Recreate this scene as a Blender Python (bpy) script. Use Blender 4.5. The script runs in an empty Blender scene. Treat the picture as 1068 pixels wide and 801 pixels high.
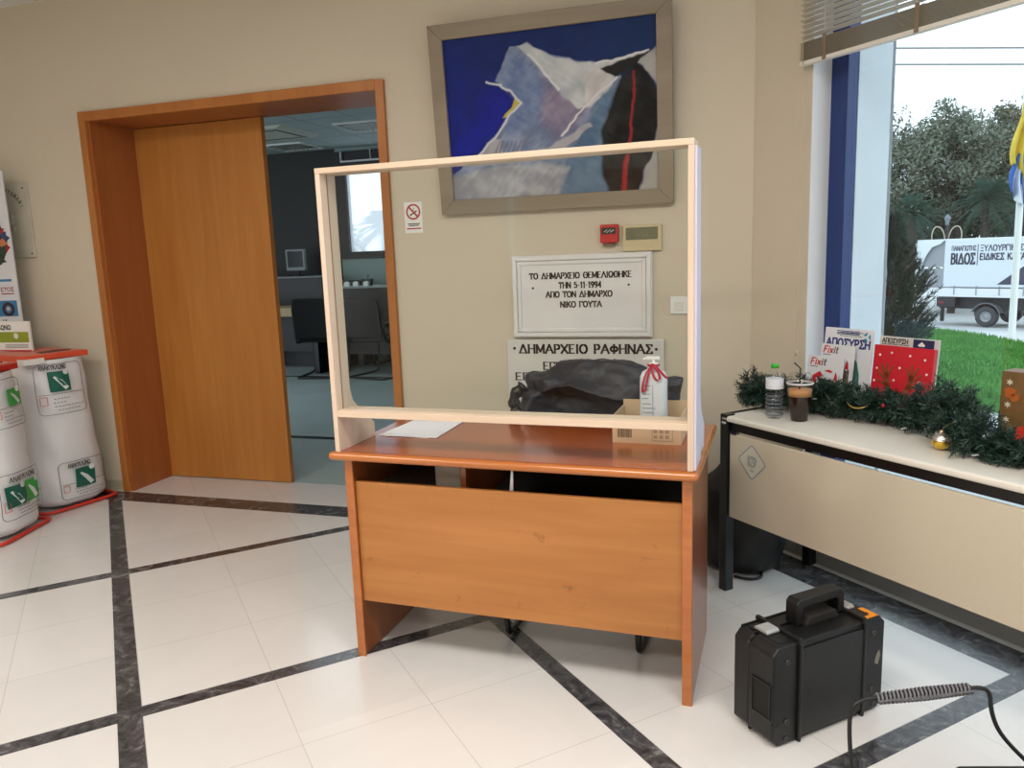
import bpy, bmesh, math, random
import numpy as np
from mathutils import Vector, Matrix
random.seed(7); rng = np.random.default_rng(7)
sc = bpy.context.scene; COL = sc.collection
PI = math.pi; R2 = 2**.5
# ------------------------------------------------------------------ colour / materials
def lin(c): c = c/255.0; return c/12.92 if c <= .04045 else ((c+.055)/1.055)**2.4
def C(r, g, b): return (lin(r), lin(g), lin(b), 1)
MATS = {}
def mat(name, col, rough=.6, metal=0, spec=.5, noise=0, nscale=8, bump=0, bscale=60, trans=0, coat=0, sheen=0):
    if name in MATS: return MATS[name]
    m = bpy.data.materials.new(name); m.use_nodes = True; nt = m.node_tree; N = nt.nodes; L = nt.links
    b = N['Principled BSDF']; b.inputs['Base Color'].default_value = C(*col); b.inputs['Roughness'].default_value = rough
    b.inputs['Metallic'].default_value = metal; b.inputs['Specular IOR Level'].default_value = spec
    b.inputs['Transmission Weight'].default_value = trans; b.inputs['Coat Weight'].default_value = coat
    if noise or bump:
        tc = N.new('ShaderNodeTexCoord')
    if noise:
        n = N.new('ShaderNodeTexNoise'); n.inputs['Scale'].default_value = nscale; n.inputs['Detail'].default_value = 5
        L.new(tc.outputs['Object'], n.inputs['Vector'])
        r = N.new('ShaderNodeMapRange'); r.inputs['From Min'].default_value = .3; r.inputs['From Max'].default_value = .7
        r.inputs['To Min'].default_value = 1-noise; r.inputs['To Max'].default_value = 1+noise*.6
        L.new(n.outputs['Fac'], r.inputs['Value'])
        mx = N.new('ShaderNodeVectorMath'); mx.operation = 'SCALE'; mx.inputs[0].default_value = C(*col)[:3]
        L.new(r.outputs['Result'], mx.inputs['Scale']); L.new(mx.outputs['Vector'], b.inputs['Base Color'])
    if bump:
        n2 = N.new('ShaderNodeTexNoise'); n2.inputs['Scale'].default_value = bscale; n2.inputs['Detail'].default_value = 4
        L.new(tc.outputs['Object'], n2.inputs['Vector']); bp = N.new('ShaderNodeBump'); bp.inputs['Strength'].default_value = bump
        bp.inputs['Distance'].default_value = .01
        L.new(n2.outputs['Fac'], bp.inputs['Height']); L.new(bp.outputs['Normal'], b.inputs['Normal'])
    MATS[name] = m; return m
def wood(name, c1, c2, rough=.35, axis=2, scale=1., coat=0, stain=0):
    m = bpy.data.materials.new(name); m.use_nodes = True; nt = m.node_tree; N = nt.nodes; L = nt.links
    b = N['Principled BSDF']; b.inputs['Roughness'].default_value = rough; b.inputs['Coat Weight'].default_value = coat
    b.inputs['Coat Roughness'].default_value = .12
    tc = N.new('ShaderNodeTexCoord'); mp = N.new('ShaderNodeMapping'); s = [14*scale]*3; s[axis] = .9*scale
    mp.inputs['Scale'].default_value = s; L.new(tc.outputs['Object'], mp.inputs['Vector'])
    n = N.new('ShaderNodeTexNoise'); n.inputs['Scale'].default_value = 2.2; n.inputs['Detail'].default_value = 8; n.inputs['Distortion'].default_value = .6
    L.new(mp.outputs['Vector'], n.inputs['Vector'])
    n2 = N.new('ShaderNodeTexNoise'); n2.inputs['Scale'].default_value = 1.1; n2.inputs['Detail'].default_value = 2
    mp2 = N.new('ShaderNodeMapping'); s2 = [4.0]*3; s2[axis] = .8; mp2.inputs['Scale'].default_value = s2
    L.new(tc.outputs['Object'], mp2.inputs['Vector']); L.new(mp2.outputs['Vector'], n2.inputs['Vector'])
    ad = N.new('ShaderNodeMath'); ad.operation = 'ADD'; L.new(n.outputs['Fac'], ad.inputs[0]); L.new(n2.outputs['Fac'], ad.inputs[1])
    rp = N.new('ShaderNodeValToRGB'); rp.color_ramp.elements[0].position = .75; rp.color_ramp.elements[1].position = 1.25
    hf = N.new('ShaderNodeMath'); hf.operation = 'MULTIPLY'; hf.inputs[1].default_value = .5; L.new(ad.outputs[0], hf.inputs[0])
    rp.color_ramp.elements[0].position = .38; rp.color_ramp.elements[1].position = .62
    rp.color_ramp.elements[0].color = C(*c1); rp.color_ramp.elements[1].color = C(*c2)
    L.new(hf.outputs[0], rp.inputs['Fac']); out = rp.outputs['Color']
    if stain:
        n3 = N.new('ShaderNodeTexNoise'); n3.inputs['Scale'].default_value = 9; n3.inputs['Detail'].default_value = 6; n3.inputs['Roughness'].default_value = .7
        L.new(tc.outputs['Object'], n3.inputs['Vector'])
        r3 = N.new('ShaderNodeMapRange'); r3.inputs['From Min'].default_value = .62; r3.inputs['From Max'].default_value = .74; r3.inputs['To Max'].default_value = stain
        L.new(n3.outputs['Fac'], r3.inputs['Value'])
        mx = N.new('ShaderNodeMix'); mx.data_type = 'RGBA'; L.new(r3.outputs['Result'], mx.inputs['Factor'])
        L.new(out, mx.inputs['A']); mx.inputs['B'].default_value = C(120, 66, 30); out = mx.outputs['Result']
    L.new(out, b.inputs['Base Color']); MATS[name] = m; return m
def glassy(name, tint=(.97, .99, .98), amount=.06, rough=0.0):
    m = bpy.data.materials.new(name); m.use_nodes = True; N = m.node_tree.nodes; L = m.node_tree.links; N.clear()
    o = N.new('ShaderNodeOutputMaterial'); mx = N.new('ShaderNodeMixShader'); t = N.new('ShaderNodeBsdfTransparent'); g = N.new('ShaderNodeBsdfGlossy')
    t.inputs['Color'].default_value = (*tint, 1); g.inputs['Roughness'].default_value = rough
    f0 = .016 if amount < .1 else .034          # Schlick reflectance, the same from both sides of the pane
    ge = N.new('ShaderNodeNewGeometry'); dt = N.new('ShaderNodeVectorMath'); dt.operation = 'DOT_PRODUCT'; L.new(ge.outputs['Incoming'], dt.inputs[0]); L.new(ge.outputs['Normal'], dt.inputs[1])
    ab = N.new('ShaderNodeMath'); ab.operation = 'ABSOLUTE'; L.new(dt.outputs['Value'], ab.inputs[0])
    su = N.new('ShaderNodeMath'); su.operation = 'SUBTRACT'; su.inputs[0].default_value = 1; L.new(ab.outputs[0], su.inputs[1]); su.use_clamp = True
    po = N.new('ShaderNodeMath'); po.operation = 'POWER'; po.inputs[1].default_value = 5; L.new(su.outputs[0], po.inputs[0])
    ma = N.new('ShaderNodeMath'); ma.operation = 'MULTIPLY_ADD'; ma.inputs[1].default_value = 1-f0; ma.inputs[2].default_value = f0; L.new(po.outputs[0], ma.inputs[0])
    L.new(ma.outputs[0], mx.inputs[0]); L.new(t.outputs[0], mx.inputs[1]); L.new(g.outputs[0], mx.inputs[2]); L.new(mx.outputs[0], o.inputs[0])
    MATS[name] = m; return m
def emis(name, col, s):
    m = bpy.data.materials.new(name); m.use_nodes = True; b = m.node_tree.nodes['Principled BSDF']
    b.inputs['Base Color'].default_value = C(*col); b.inputs['Emission Color'].default_value = C(*col); b.inputs['Emission Strength'].default_value = s
    MATS[name] = m; return m
# ------------------------------------------------------------------ objects
def reg(o, parent=None):
    COL.objects.link(o)
    if parent is not None: o.parent = parent
    return o
def thing(name, label, cat, loc=(0, 0, 0), rz=0, group=None):
    o = bpy.data.objects.new(name, None); o.empty_display_size = .05; reg(o); o.location = loc; o.rotation_euler = (0, 0, rz)
    o['label'] = label; o['category'] = cat
    if group: o['group'] = group
    return o
def tag(o, label, cat, group=None):
    o['label'] = label; o['category'] = cat
    if group: o['group'] = group
    return o
def struct(o): o['kind'] = 'structure'; return o
class MB:
    def __init__(s): s.v = []; s.f = []; s.sm = []
    def add(s, vs, fs, smooth=False):
        n = len(s.v); s.v += [tuple(v) for v in vs]; s.f += [tuple(i+n for i in f) for f in fs]; s.sm += [smooth]*len(fs); return s
    def box(s, x0, x1, y0, y1, z0, z1):
        v = [(x, y, z) for z in (z0, z1) for y in (y0, y1) for x in (x0, x1)]
        return s.add(v, [(0, 2, 3, 1), (4, 5, 7, 6), (0, 1, 5, 4), (2, 6, 7, 3), (0, 4, 6, 2), (1, 3, 7, 5)])
    def prism(s, poly, a, b, plane='xz'):
        # poly CCW in given plane, extruded from a to b on the third axis
        def P(p, h):
            return {'xz': (p[0], h, p[1]), 'yz': (h, p[0], p[1]), 'xy': (p[0], p[1], h)}[plane]
        n = len(poly); v = [P(p, a) for p in poly]+[P(p, b) for p in poly]
        f = [tuple(range(n)), tuple(range(2*n-1, n-1, -1))]+[(i, i+n, (i+1) % n+n, (i+1) % n) for i in range(n)]
        return s.add(v, f)
    def tube(s, pts, r, n=10, closed=False, cap=True):
        pts = [Vector(p) for p in pts]; m = len(pts); rings = []; rr = r if isinstance(r, (list, tuple)) else [r]*m
        t0 = (pts[1]-pts[0]).normalized(); up = Vector((0, 0, 1)) if abs(t0.z) < .9 else Vector((1, 0, 0)); nx = t0.cross(up).normalized()
        for i in range(m):
            a = pts[(i-1) % m] if (closed or i > 0) else pts[i]; b = pts[(i+1) % m] if (closed or i < m-1) else pts[i]
            t = (b-a).normalized(); nx = (nx-t*nx.dot(t)).normalized(); ny = t.cross(nx)
            rings.append([pts[i]+nx*math.cos(2*PI*k/n)*rr[i]+ny*math.sin(2*PI*k/n)*rr[i] for k in range(n)])
        v = [p for rg in rings for p in rg]; f = []
        for i in range(m if closed else m-1):
            j = (i+1) % m
            for k in range(n): f.append((i*n+k, i*n+(k+1) % n, j*n+(k+1) % n, j*n+k))
        s.add(v, f, True)
        if cap and not closed: s.add(rings[0], [tuple(range(n-1, -1, -1))]); s.add(rings[-1], [tuple(range(n))])
        return s
    def lathe(s, prof, n=24, c=(0, 0, 0)):
        v = []; f = []
        for (r, z) in prof:
            for k in range(n): v.append((c[0]+r*math.cos(2*PI*k/n), c[1]+r*math.sin(2*PI*k/n), c[2]+z))
        for i in range(len(prof)-1):
            for k in range(n): f.append((i*n+k, i*n+(k+1) % n, (i+1)*n+(k+1) % n, (i+1)*n+k))
        return s.add(v, f, True)
    def grid(s, fn, nu, nv, smooth=True):
        v = [fn(i/nu, j/nv) for j in range(nv+1) for i in range(nu+1)]
        f = [(j*(nu+1)+i, j*(nu+1)+i+1, (j+1)*(nu+1)+i+1, (j+1)*(nu+1)+i) for j in range(nv) for i in range(nu)]
        return s.add(v, f, smooth)
    def build(s, name, m, parent=None, bevel=0, seg=2, fn=None, flat=False):
        me = bpy.data.meshes.new(name); v = s.v if fn is None else [fn(*p) for p in s.v]
        me.from_pydata(v, [], s.f); me.polygons.foreach_set('use_smooth', s.sm if not flat else [False]*len(s.sm)); me.update()
        o = bpy.data.objects.new(name, me); me.materials.append(m); reg(o, parent)
        if bevel:
            b = o.modifiers.new('bevel', 'BEVEL'); b.width = bevel; b.segments = seg; b.limit_method = 'ANGLE'; b.angle_limit = math.radians(40)
        return o
def split(mb, name, m, parent=None, **kw):
    """each loose piece of the builder becomes an object of its own"""
    par = list(range(len(mb.v)))
    def find(i):
        while par[i] != i: par[i] = par[par[i]]; i = par[i]
        return i
    for f in mb.f:
        for j in f[1:]: par[find(j)] = find(f[0])
    groups = {}
    for f, sm_ in zip(mb.f, mb.sm): groups.setdefault(find(f[0]), []).append((f, sm_))
    out = []
    for fs in groups.values():
        ids = sorted({i for f, _ in fs for i in f}); mp = {i: k for k, i in enumerate(ids)}; q = MB()
        q.v = [mb.v[i] for i in ids]; q.f = [tuple(mp[i] for i in f) for f, _ in fs]; q.sm = [t for _, t in fs]; out.append(q.build(name, m, parent, **kw))
    return out
def smoothpath(pts, it=3):
    pts = [Vector(p) for p in pts]
    for _ in range(it):
        q = [pts[0]]
        for a, b in zip(pts[:-1], pts[1:]): q += [a*.75+b*.25, a*.25+b*.75]
        pts = q+[pts[-1]]
    return pts
def rrect(x0, x1, y0, y1, r, n=4):
    out = []
    for cx, cy, a in ((x1-r, y1-r, 0), (x0+r, y1-r, 90), (x0+r, y0+r, 180), (x1-r, y0+r, 270)):
        for k in range(n+1): t = math.radians(a+90*k/n); out.append((cx+r*math.cos(t), cy+r*math.sin(t)))
    return out
def nmesh(name, V, F, m, parent=None, smooth=False):
    me = bpy.data.meshes.new(name); V = np.asarray(V, np.float32); F = np.asarray(F, np.int32); k = F.shape[1]
    me.vertices.add(len(V)); me.vertices.foreach_set('co', V.ravel()); me.loops.add(F.size); me.loops.foreach_set('vertex_index', F.ravel())
    me.polygons.add(len(F)); me.polygons.foreach_set('loop_start', np.arange(len(F), dtype=np.int32)*k)
    me.update(calc_edges=True); me.validate(); me.materials.append(m); o = bpy.data.objects.new(name, me); reg(o, parent); return o
# ------------------------------------------------------------------ stroke lettering
def arc(cx, cy, rx, ry, a0, a1, n=10): return [(cx+rx*math.cos(math.radians(a0+(a1-a0)*k/n)), cy+ry*math.sin(math.radians(a0+(a1-a0)*k/n))) for k in range(n+1)]
G = {
 'Α': (.8, [[(0, 0), (.4, 1)], [(.4, 1), (.8, 0)], [(.17, .35), (.63, .35)]]),
 'Β': (.62, [[(.05, 0), (.05, 1)], [(.05, 1)]+arc(.3, .77, .25, .23, 90, -90, 6)+[(.05, .54)], [(.05, .54)]+arc(.32, .27, .28, .27, 90, -90, 6)+[(.05, 0)]]),
 'Γ': (.58, [[(.05, 0), (.05, 1)], [(.05, 1), (.55, 1)], [(.55, 1), (.55, .82)]]),
 'Δ': (.85, [[(.03, 0), (.42, 1)], [(.42, 1), (.82, 0)], [(.03, .02), (.82, .02)]]),
 'Ε': (.6, [[(.05, 0), (.05, 1)], [(.05, 1), (.55, 1)], [(.05, .52), (.45, .52)], [(.05, 0), (.58, 0)]]),
 'Η': (.75, [[(.06, 0), (.06, 1)], [(.69, 0), (.69, 1)], [(.06, .52), (.69, .52)]]),
 'Θ': (.82, [arc(.41, .5, .38, .5, 0, 360, 20), [(.22, .5), (.6, .5)]]),
 'Ι': (.22, [[(.11, 0), (.11, 1)]]),
 'Κ': (.7, [[(.06, 0), (.06, 1)], [(.64, 1), (.08, .45)], [(.25, .6), (.68, 0)]]),
 'Λ': (.8, [[(0, 0), (.4, 1)], [(.4, 1), (.8, 0)]]),
 'Μ': (.9, [[(.06, 0), (.06, 1)], [(.06, 1), (.45, .15)], [(.45, .15), (.84, 1)], [(.84, 1), (.84, 0)]]),
 'Ν': (.76, [[(.06, 0), (.06, 1)], [(.06, 1), (.7, 0)], [(.7, 0), (.7, 1)]]),
 'Ξ': (.62, [[(.04, 0), (.58, 0)], [(.12, .5), (.5, .5)], [(.04, 1), (.58, 1)]]),
 'Ο': (.82, [arc(.41, .5, .38, .5, 0, 360, 20)]),
 'Π': (.74, [[(.06, 0), (.06, 1)], [(.68, 0), (.68, 1)], [(.06, 1), (.68, 1)]]),
 'Ρ': (.6, [[(.06, 0), (.06, 1)], [(.06, 1)]+arc(.3, .73, .26, .27, 90, -90, 8)+[(.06, .46)]]),
 'Σ': (.66, [[(.6, .84), (.6, 1), (.06, 1), (.38, .52), (.04, 0), (.62, 0), (.62, .17)]]),
 'Τ': (.68, [[(.34, 0), (.34, 1)], [(.02, 1), (.66, 1)], [(.02, 1), (.02, .84)], [(.66, 1), (.66, .84)]]),
 'Υ': (.72, [[(.36, 0), (.36, .48)], [(.36, .48), (.02, 1)], [(.36, .48), (.7, 1)]]),
 'Φ': (.8, [[(.4, 0), (.4, 1)], arc(.4, .5, .36, .28, 0, 360, 18)]),
 'Χ': (.74, [[(.03, 0), (.7, 1)], [(.03, 1), (.7, 0)]]),
 'Ω': (.84, [[(.05, 0), (.3, 0)]+arc(.42, .58, .38, .42, 235, -55, 14)+[(.54, 0), (.8, 0)]]),
 '5': (.6, [[(.52, 1), (.12, 1), (.09, .55)]+arc(.28, .32, .27, .3, 110, -140, 9)]),
 '1': (.4, [[(.08, .8), (.24, 1), (.24, 0)], [(.08, 0), (.4, 0)]]),
 '9': (.6, [arc(.3, .7, .24, .28, 0, 360, 14), [(.54, .7), (.5, .3), (.3, 0), (.12, .05)]]),
 '4': (.62, [[(.44, 0), (.44, 1), (.04, .3), (.6, .3)]]),
 '-': (.4, [[(.05, .48), (.35, .48)]]), '·': (.25, [[(.1, .5), (.16, .5)]]), '|': (.2, [[(.1, -.3), (.1, 1.15)]]),
 'i': (.2, [[(.1, 0), (.1, .66)], [(.1, .86), (.1, .96)]]), 'l': (.2, [[(.1, 0), (.1, 1)]]),
 'e': (.55, [[(.06, .36), (.5, .36)]+arc(.28, .34, .24, .33, 5, 320, 12)]),
 'F': (.56, [[(.05, 0), (.05, 1)], [(.05, 1), (.54, 1)], [(.05, .52), (.45, .52)]]),
 'x': (.5, [[(.03, 0), (.47, .66)], [(.03, .66), (.47, 0)]]), 't': (.36, [[(.16, .95), (.16, .08), (.32, 0)], [(.02, .66), (.32, .66)]]),
}
def text(mb, s, x, z, h, w=None, weight=.12, serif=0, y=0, th=.0008, slant=0, track=.16):
    """flat raised letters in local XZ facing -y; x,z = left baseline; w = total width"""
    tot = sum((.45 if c == ' ' else G[c][0])+track for c in s)-track
    sx = (w/tot) if w else h; k = sx/h if w else 1.0; px = 0
    def seg(a, b, wt):
        a = Vector((a[0]*sx, a[1]*h)); b = Vector((b[0]*sx, b[1]*h)); d = b-a
        if d.length < 1e-6: return
        d.normalize(); nrm = Vector((-d.y, d.x))*wt/2; a = a-d*wt*.3; b = b+d*wt*.3
        q = [a-nrm, b-nrm, b+nrm, a+nrm]; q = [(x+p.x+slant*p.y, z+p.y) for p in q]
        mb.prism(q, y-th, y, 'xz')
    for c in s:
        if c == ' ': px += .45+track; continue
        gw, st = G[c]
        for pl in st:
            pts = [(px+p[0], p[1]) for p in pl]
            for a, b in zip(pts[:-1], pts[1:]):
                steep = abs(b[1]-a[1]) > abs(b[0]-a[0])*.5
                seg(a, b, h*weight*((1.15 if steep else .6) if serif else 1))
            if serif and len(pl) == 2:
                for p in (pl[0], pl[-1]):
                    if p[1] in (0, 1) and abs(pl[0][1]-pl[-1][1]) > .3:
                        seg((px+p[0]-.1, p[1]), (px+p[0]+.1, p[1]), h*weight*.5)
        px += gw+track
    return mb
def disc(mb, cx, cz, r, y, th=.001, n=20, r2=None):
    if r2 is None: mb.prism([(cx+r*math.cos(2*PI*k/n), cz+r*math.sin(2*PI*k/n)) for k in range(n)], y-th, y, 'xz')
    else:
        for k in range(n):
            a, b = 2*PI*k/n, 2*PI*(k+1)/n
            mb.prism([(cx+r*math.cos(a), cz+r*math.sin(a)), (cx+r*math.cos(b), cz+r*math.sin(b)), (cx+r2*math.cos(b), cz+r2*math.sin(b)), (cx+r2*math.cos(a), cz+r2*math.sin(a))], y-th, y, 'xz')
    return mb
def rect(mb, x0, x1, z0, z1, y, th=.001): return mb.prism([(x0, z0), (x1, z0), (x1, z1), (x0, z1)], y-th, y, 'xz')
def outline(mb, poly, wt, y, th=.0008):
    n = len(poly)
    for i in range(n):
        a = Vector(poly[i]); b = Vector(poly[(i+1) % n]); d = b-a
        if d.length < 1e-6: continue
        d.normalize(); q = Vector((-d.y, d.x))*wt/2; mb.prism([a-q, b-q, b+q, a+q], y-th, y, 'xz')
    return mb
# ------------------------------------------------------------------ camera
yaw, pitch, roll = math.radians(17.48088578), math.radians(9.58492633), math.radians(-2.09017093); F_PX = 805.4069
Fv = Vector((-math.sin(yaw)*math.cos(pitch), math.cos(yaw)*math.cos(pitch), -math.sin(pitch)))
Rv = Vector((math.cos(yaw), math.sin(yaw), 0)); Uv = Rv.cross(Fv)
Rr = Rv*math.cos(roll)+Uv*math.sin(roll); Ur = -Rv*math.sin(roll)+Uv*math.cos(roll)
cam = bpy.data.cameras.new('camera'); co = bpy.data.objects.new('camera', cam); COL.objects.link(co); sc.camera = co
cam.sensor_width = 36; cam.sensor_fit = 'HORIZONTAL'; cam.lens = F_PX/1068*36; cam.clip_start = .05; cam.clip_end = 300
M = Matrix((( Rr.x, Ur.x, -Fv.x, 0), (Rr.y, Ur.y, -Fv.y, 0), (Rr.z, Ur.z, -Fv.z, 1.45), (0, 0, 0, 1))); co.matrix_world = M
# ------------------------------------------------------------------ base materials
M_wall = mat('wall_paint', (208, 198, 179), .7, noise=.03, nscale=1.2, bump=.04, bscale=25)
M_ceil = mat('ceiling_paint', (225, 224, 218), .8)
M_white = mat('white', (236, 236, 234), .5); M_black = mat('black_plastic', (22, 22, 23), .42, bump=.05, bscale=300)
M_blackm = mat('black_metal', (14, 14, 15), .35, spec=.5)
M_marble = mat('white_marble', (228, 226, 226), .35, noise=.05, nscale=5)
M_ink = mat('ink', (40, 36, 33), .6); M_inkgrey = mat('ink_grey', (95, 95, 98), .6)
M_door = wood('door_veneer', (176, 113, 48), (190, 128, 60), .38, 2, .6)
M_jamb = wood('jamb_veneer', (158, 90, 44), (168, 100, 52), .34, 2, .6)
M_casing = wood('casing_veneer', (168, 102, 46), (184, 118, 56), .34, 2, .7)
M_desk = wood('desk_panel_veneer', (168, 108, 54), (184, 124, 66), .4, 0, .7, stain=.8)
M_desktop = wood('desk_top_veneer', (148, 70, 28), (166, 84, 36), .22, 0, .7, coat=.5)
M_deskside = wood('desk_side_veneer', (132, 74, 40), (152, 88, 50), .3, 2, .7, coat=.3)
M_edge = wood('desk_edge', (170, 96, 42), (186, 112, 54), .22, 0, .8, coat=.5)
M_pine = wood('pine', (212, 188, 164), (224, 203, 182), .5, 0, 1.)
M_pinev = wood('pine_upright', (208, 184, 162), (222, 201, 182), .5, 2, 1.)
M_acr = glassy('acrylic', (.96, .98, .97)); M_glass = glassy('window_glass', (.93, .97, .98), .2)
M_red = mat('red_plastic', (206, 54, 38), .4); M_card = mat('cardboard', (205, 178, 146), .8, noise=.05, nscale=20)
M_paper = mat('paper', (236, 238, 244), .7)
# floor
def floor_material():
    m = bpy.data.materials.new('marble_floor'); m.use_nodes = True; N = m.node_tree.nodes; L = m.node_tree.links; b = N['Principled BSDF']
    tc = N.new('ShaderNodeTexCoord'); sp = N.new('ShaderNodeSeparateXYZ'); L.new(tc.outputs['Object'], sp.inputs[0])
    def mt(op, a, b_=None, c=None):
        n = N.new('ShaderNodeMath'); n.operation = op
        for i, q in enumerate((a, b_, c)):
            if q is None: continue
            if isinstance(q, (int, float)): n.inputs[i].default_value = q
            else: L.new(q, n.inputs[i])
        return n.outputs[0]
    X, Y = sp.outputs[0], sp.outputs[1]
    a = mt('MULTIPLY', mt('ADD', X, Y), 1/R2); bb = mt('MULTIPLY', mt('SUBTRACT', Y, X), 1/R2)
    def band(v, lo, hi): return mt('MULTIPLY', mt('GREATER_THAN', v, lo), mt('LESS_THAN', v, hi))
    def mx(*q):
        o = q[0]
        for k in q[1:]: o = mt('MAXIMUM', o, k)
        return o
    a1 = band(a, -.11, -.035); a2 = mt('MULTIPLY', band(a, 1.23, 1.30), mt('LESS_THAN', bb, 2.70))
    inner = mt('LESS_THAN', a, 1.30)
    b1 = mt('MULTIPLY', band(bb, 3.982, 4.052), inner); b2 = mt('MULTIPLY', band(bb, 2.632, 2.70), inner); b3 = mt('MULTIPLY', band(bb, 1.282, 1.356), mt('GREATER_THAN', a, 1.23))
    b4 = mt('MULTIPLY', band(bb, -.07, 0), inner)
    wA = band(Y, 3.742, 3.905); sw = mt('MULTIPLY', mt('ADD', X, mt('SUBTRACT', Y, 3.92)), 1/R2); wB = band(sw, -.225, -.045)
    inside = mt('MULTIPLY', mt('LESS_THAN', Y, 3.75), mt('LESS_THAN', sw, -.2))
    dark = mx(mt('MULTIPLY', mx(a1, a2, b1, b2, b3, b4), inside), mt('MULTIPLY', wA, mt('LESS_THAN', sw, -.045)), mt('MULTIPLY', wB, mt('LESS_THAN', Y, 3.905)))
    # tile joints: module .425 inside the strips
    def joint(v, off, per):
        f = mt('FRACT', mt('DIVIDE', mt('SUBTRACT', v, off), per)); return mt('LESS_THAN', f, .006)
    ja = mx(mt('MULTIPLY', joint(a, -.035, .4217), mt('LESS_THAN', a, 1.25)), mt('MULTIPLY', joint(a, 1.30, .425), mt('GREATER_THAN', a, 1.25)))
    jb = mx(mt('MULTIPLY', joint(bb, 2.70, .4273), mt('GREATER_THAN', bb, 2.69)), mt('MULTIPLY', joint(bb, 1.356, .4253), mt('LESS_THAN', bb, 2.69)))
    j = mt('MULTIPLY', mx(ja, jb), mt('SUBTRACT', 1.0, dark))
    # per tile tone
    wn = N.new('ShaderNodeTexWhiteNoise'); cb = N.new('ShaderNodeCombineXYZ')
    L.new(mt('FLOOR', mt('DIVIDE', mt('ADD', a, .035), .4217)), cb.inputs[0]); L.new(mt('FLOOR', mt('DIVIDE', mt('SUBTRACT', bb, 2.70), .4273)), cb.inputs[1]); L.new(cb.outputs[0], wn.inputs['Vector'])
    n1 = N.new('ShaderNodeTexNoise'); n1.inputs['Scale'].default_value = 3.2; n1.inputs['Detail'].default_value = 7; n1.inputs['Distortion'].default_value = 1.2; L.new(tc.outputs['Object'], n1.inputs['Vector'])
    tone = mt('ADD', mt('ADD', mt('MULTIPLY', wn.outputs['Value'], .05), mt('MULTIPLY', n1.outputs['Fac'], .10)), .87)
    wv = N.new('ShaderNodeVectorMath'); wv.operation = 'SCALE'; wv.inputs[0].default_value = C(226, 225, 224)[:3]; L.new(tone, wv.inputs['Scale'])
    n2 = N.new('ShaderNodeTexNoise'); n2.inputs['Scale'].default_value = 9; n2.inputs['Detail'].default_value = 9; n2.inputs['Roughness'].default_value = .72; n2.inputs['Distortion'].default_value = 2.0; L.new(tc.outputs['Object'], n2.inputs['Vector'])
    rp = N.new('ShaderNodeValToRGB'); L.new(n2.outputs['Fac'], rp.inputs['Fac']); e = rp.color_ramp.elements
    e[0].position = .40; e[0].color = C(46, 46, 49); e[1].position = .72; e[1].color = C(150, 150, 152)
    e2 = rp.color_ramp.elements.new(.56); e2.color = C(80, 80, 83)
    m1 = N.new('ShaderNodeMix'); m1.data_type = 'RGBA'; L.new(dark, m1.inputs['Factor']); L.new(wv.outputs[0], m1.inputs['A']); L.new(rp.outputs['Color'], m1.inputs['B'])
    m2 = N.new('ShaderNodeMix'); m2.data_type = 'RGBA'; L.new(mt('MULTIPLY', j, .45), m2.inputs['Factor']); L.new(m1.outputs['Result'], m2.inputs['A']); m2.inputs['B'].default_value = C(150, 146, 142)
    L.new(m2.outputs['Result'], b.inputs['Base Color']); b.inputs['Roughness'].default_value = .22; b.inputs['Specular IOR Level'].default_value = .5
    return m
# ------------------------------------------------------------------ room shell
W0 = Vector((-.005, 3.925, 0)); WR = -PI/4      # window wall frame: local x = along the wall, local y = outwards
def wp(s, t, z=0): return (W0.x+(s+t)/R2, W0.y+(t-s)/R2, z)
CE = 3.05; XL = -5.9; XR = wp(4.6, 0)[0]; YR = wp(4.6, 0)[1]; YB = -2.6
fl = MB(); fl.prism([(XL-.3, YB-.3), (XR+.3, YB-.3), (XR+.3, YR), wp(4.6, .3)[:2], wp(-.1, .25)[:2], (-1.2, 4.10), (-1.9, 4.30), (-3.9, 4.30), (-4.2, 4.1), (XL-.3, 4.1)], -.1, 0, 'xy')
M_floor = floor_material(); struct(fl.build('floor', M_floor))
cl = MB(); cl.prism([(XL-.3, YB-.3), (XR+.3, YB-.3), (XR+.3, YR), wp(4.6, .38)[:2], wp(-.1, .38)[:2], (XL-.3, 4.28)], CE, CE+.12, 'xy'); struct(cl.build('ceiling', M_ceil))
b = MB(); b.box(XL-.2, -3.90, 3.93, 4.28, 0, CE); b.box(-3.90, -1.92, 3.93, 4.28, 2.35, CE); b.prism([(-1.92, 3.93), (0, 3.93), wp(.0, .38)[:2], (-1.92, 4.28)], 0, CE, 'xy'); struct(b.build('wall_back', M_wall))
struct(MB().box(XL-.2, XL, YB, 3.93, 0, CE).build('wall_left', M_wall))
# rear wall with two openings (a narrow side light and a wide glazed opening added to the right wall for daylight)
b = MB(); b.box(XL, -2.72, YB-.2, YB, 0, CE); b.box(-2.72, -2.58, YB-.2, YB, 0, 1.2); b.box(-2.72, -2.58, YB-.2, YB, 2.26, CE); b.box(-2.58, XR, YB-.2, YB, 0, CE); struct(b.build('wall_rear', M_wall))
b = MB(); b.box(XR, XR+.2, YB, -2.2, 0, CE); b.box(XR, XR+.2, -2.2, .2, 2.3, CE); b.box(XR, XR+.2, .2, YR+.05, 0, CE); struct(b.build('wall_right', M_wall))
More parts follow.
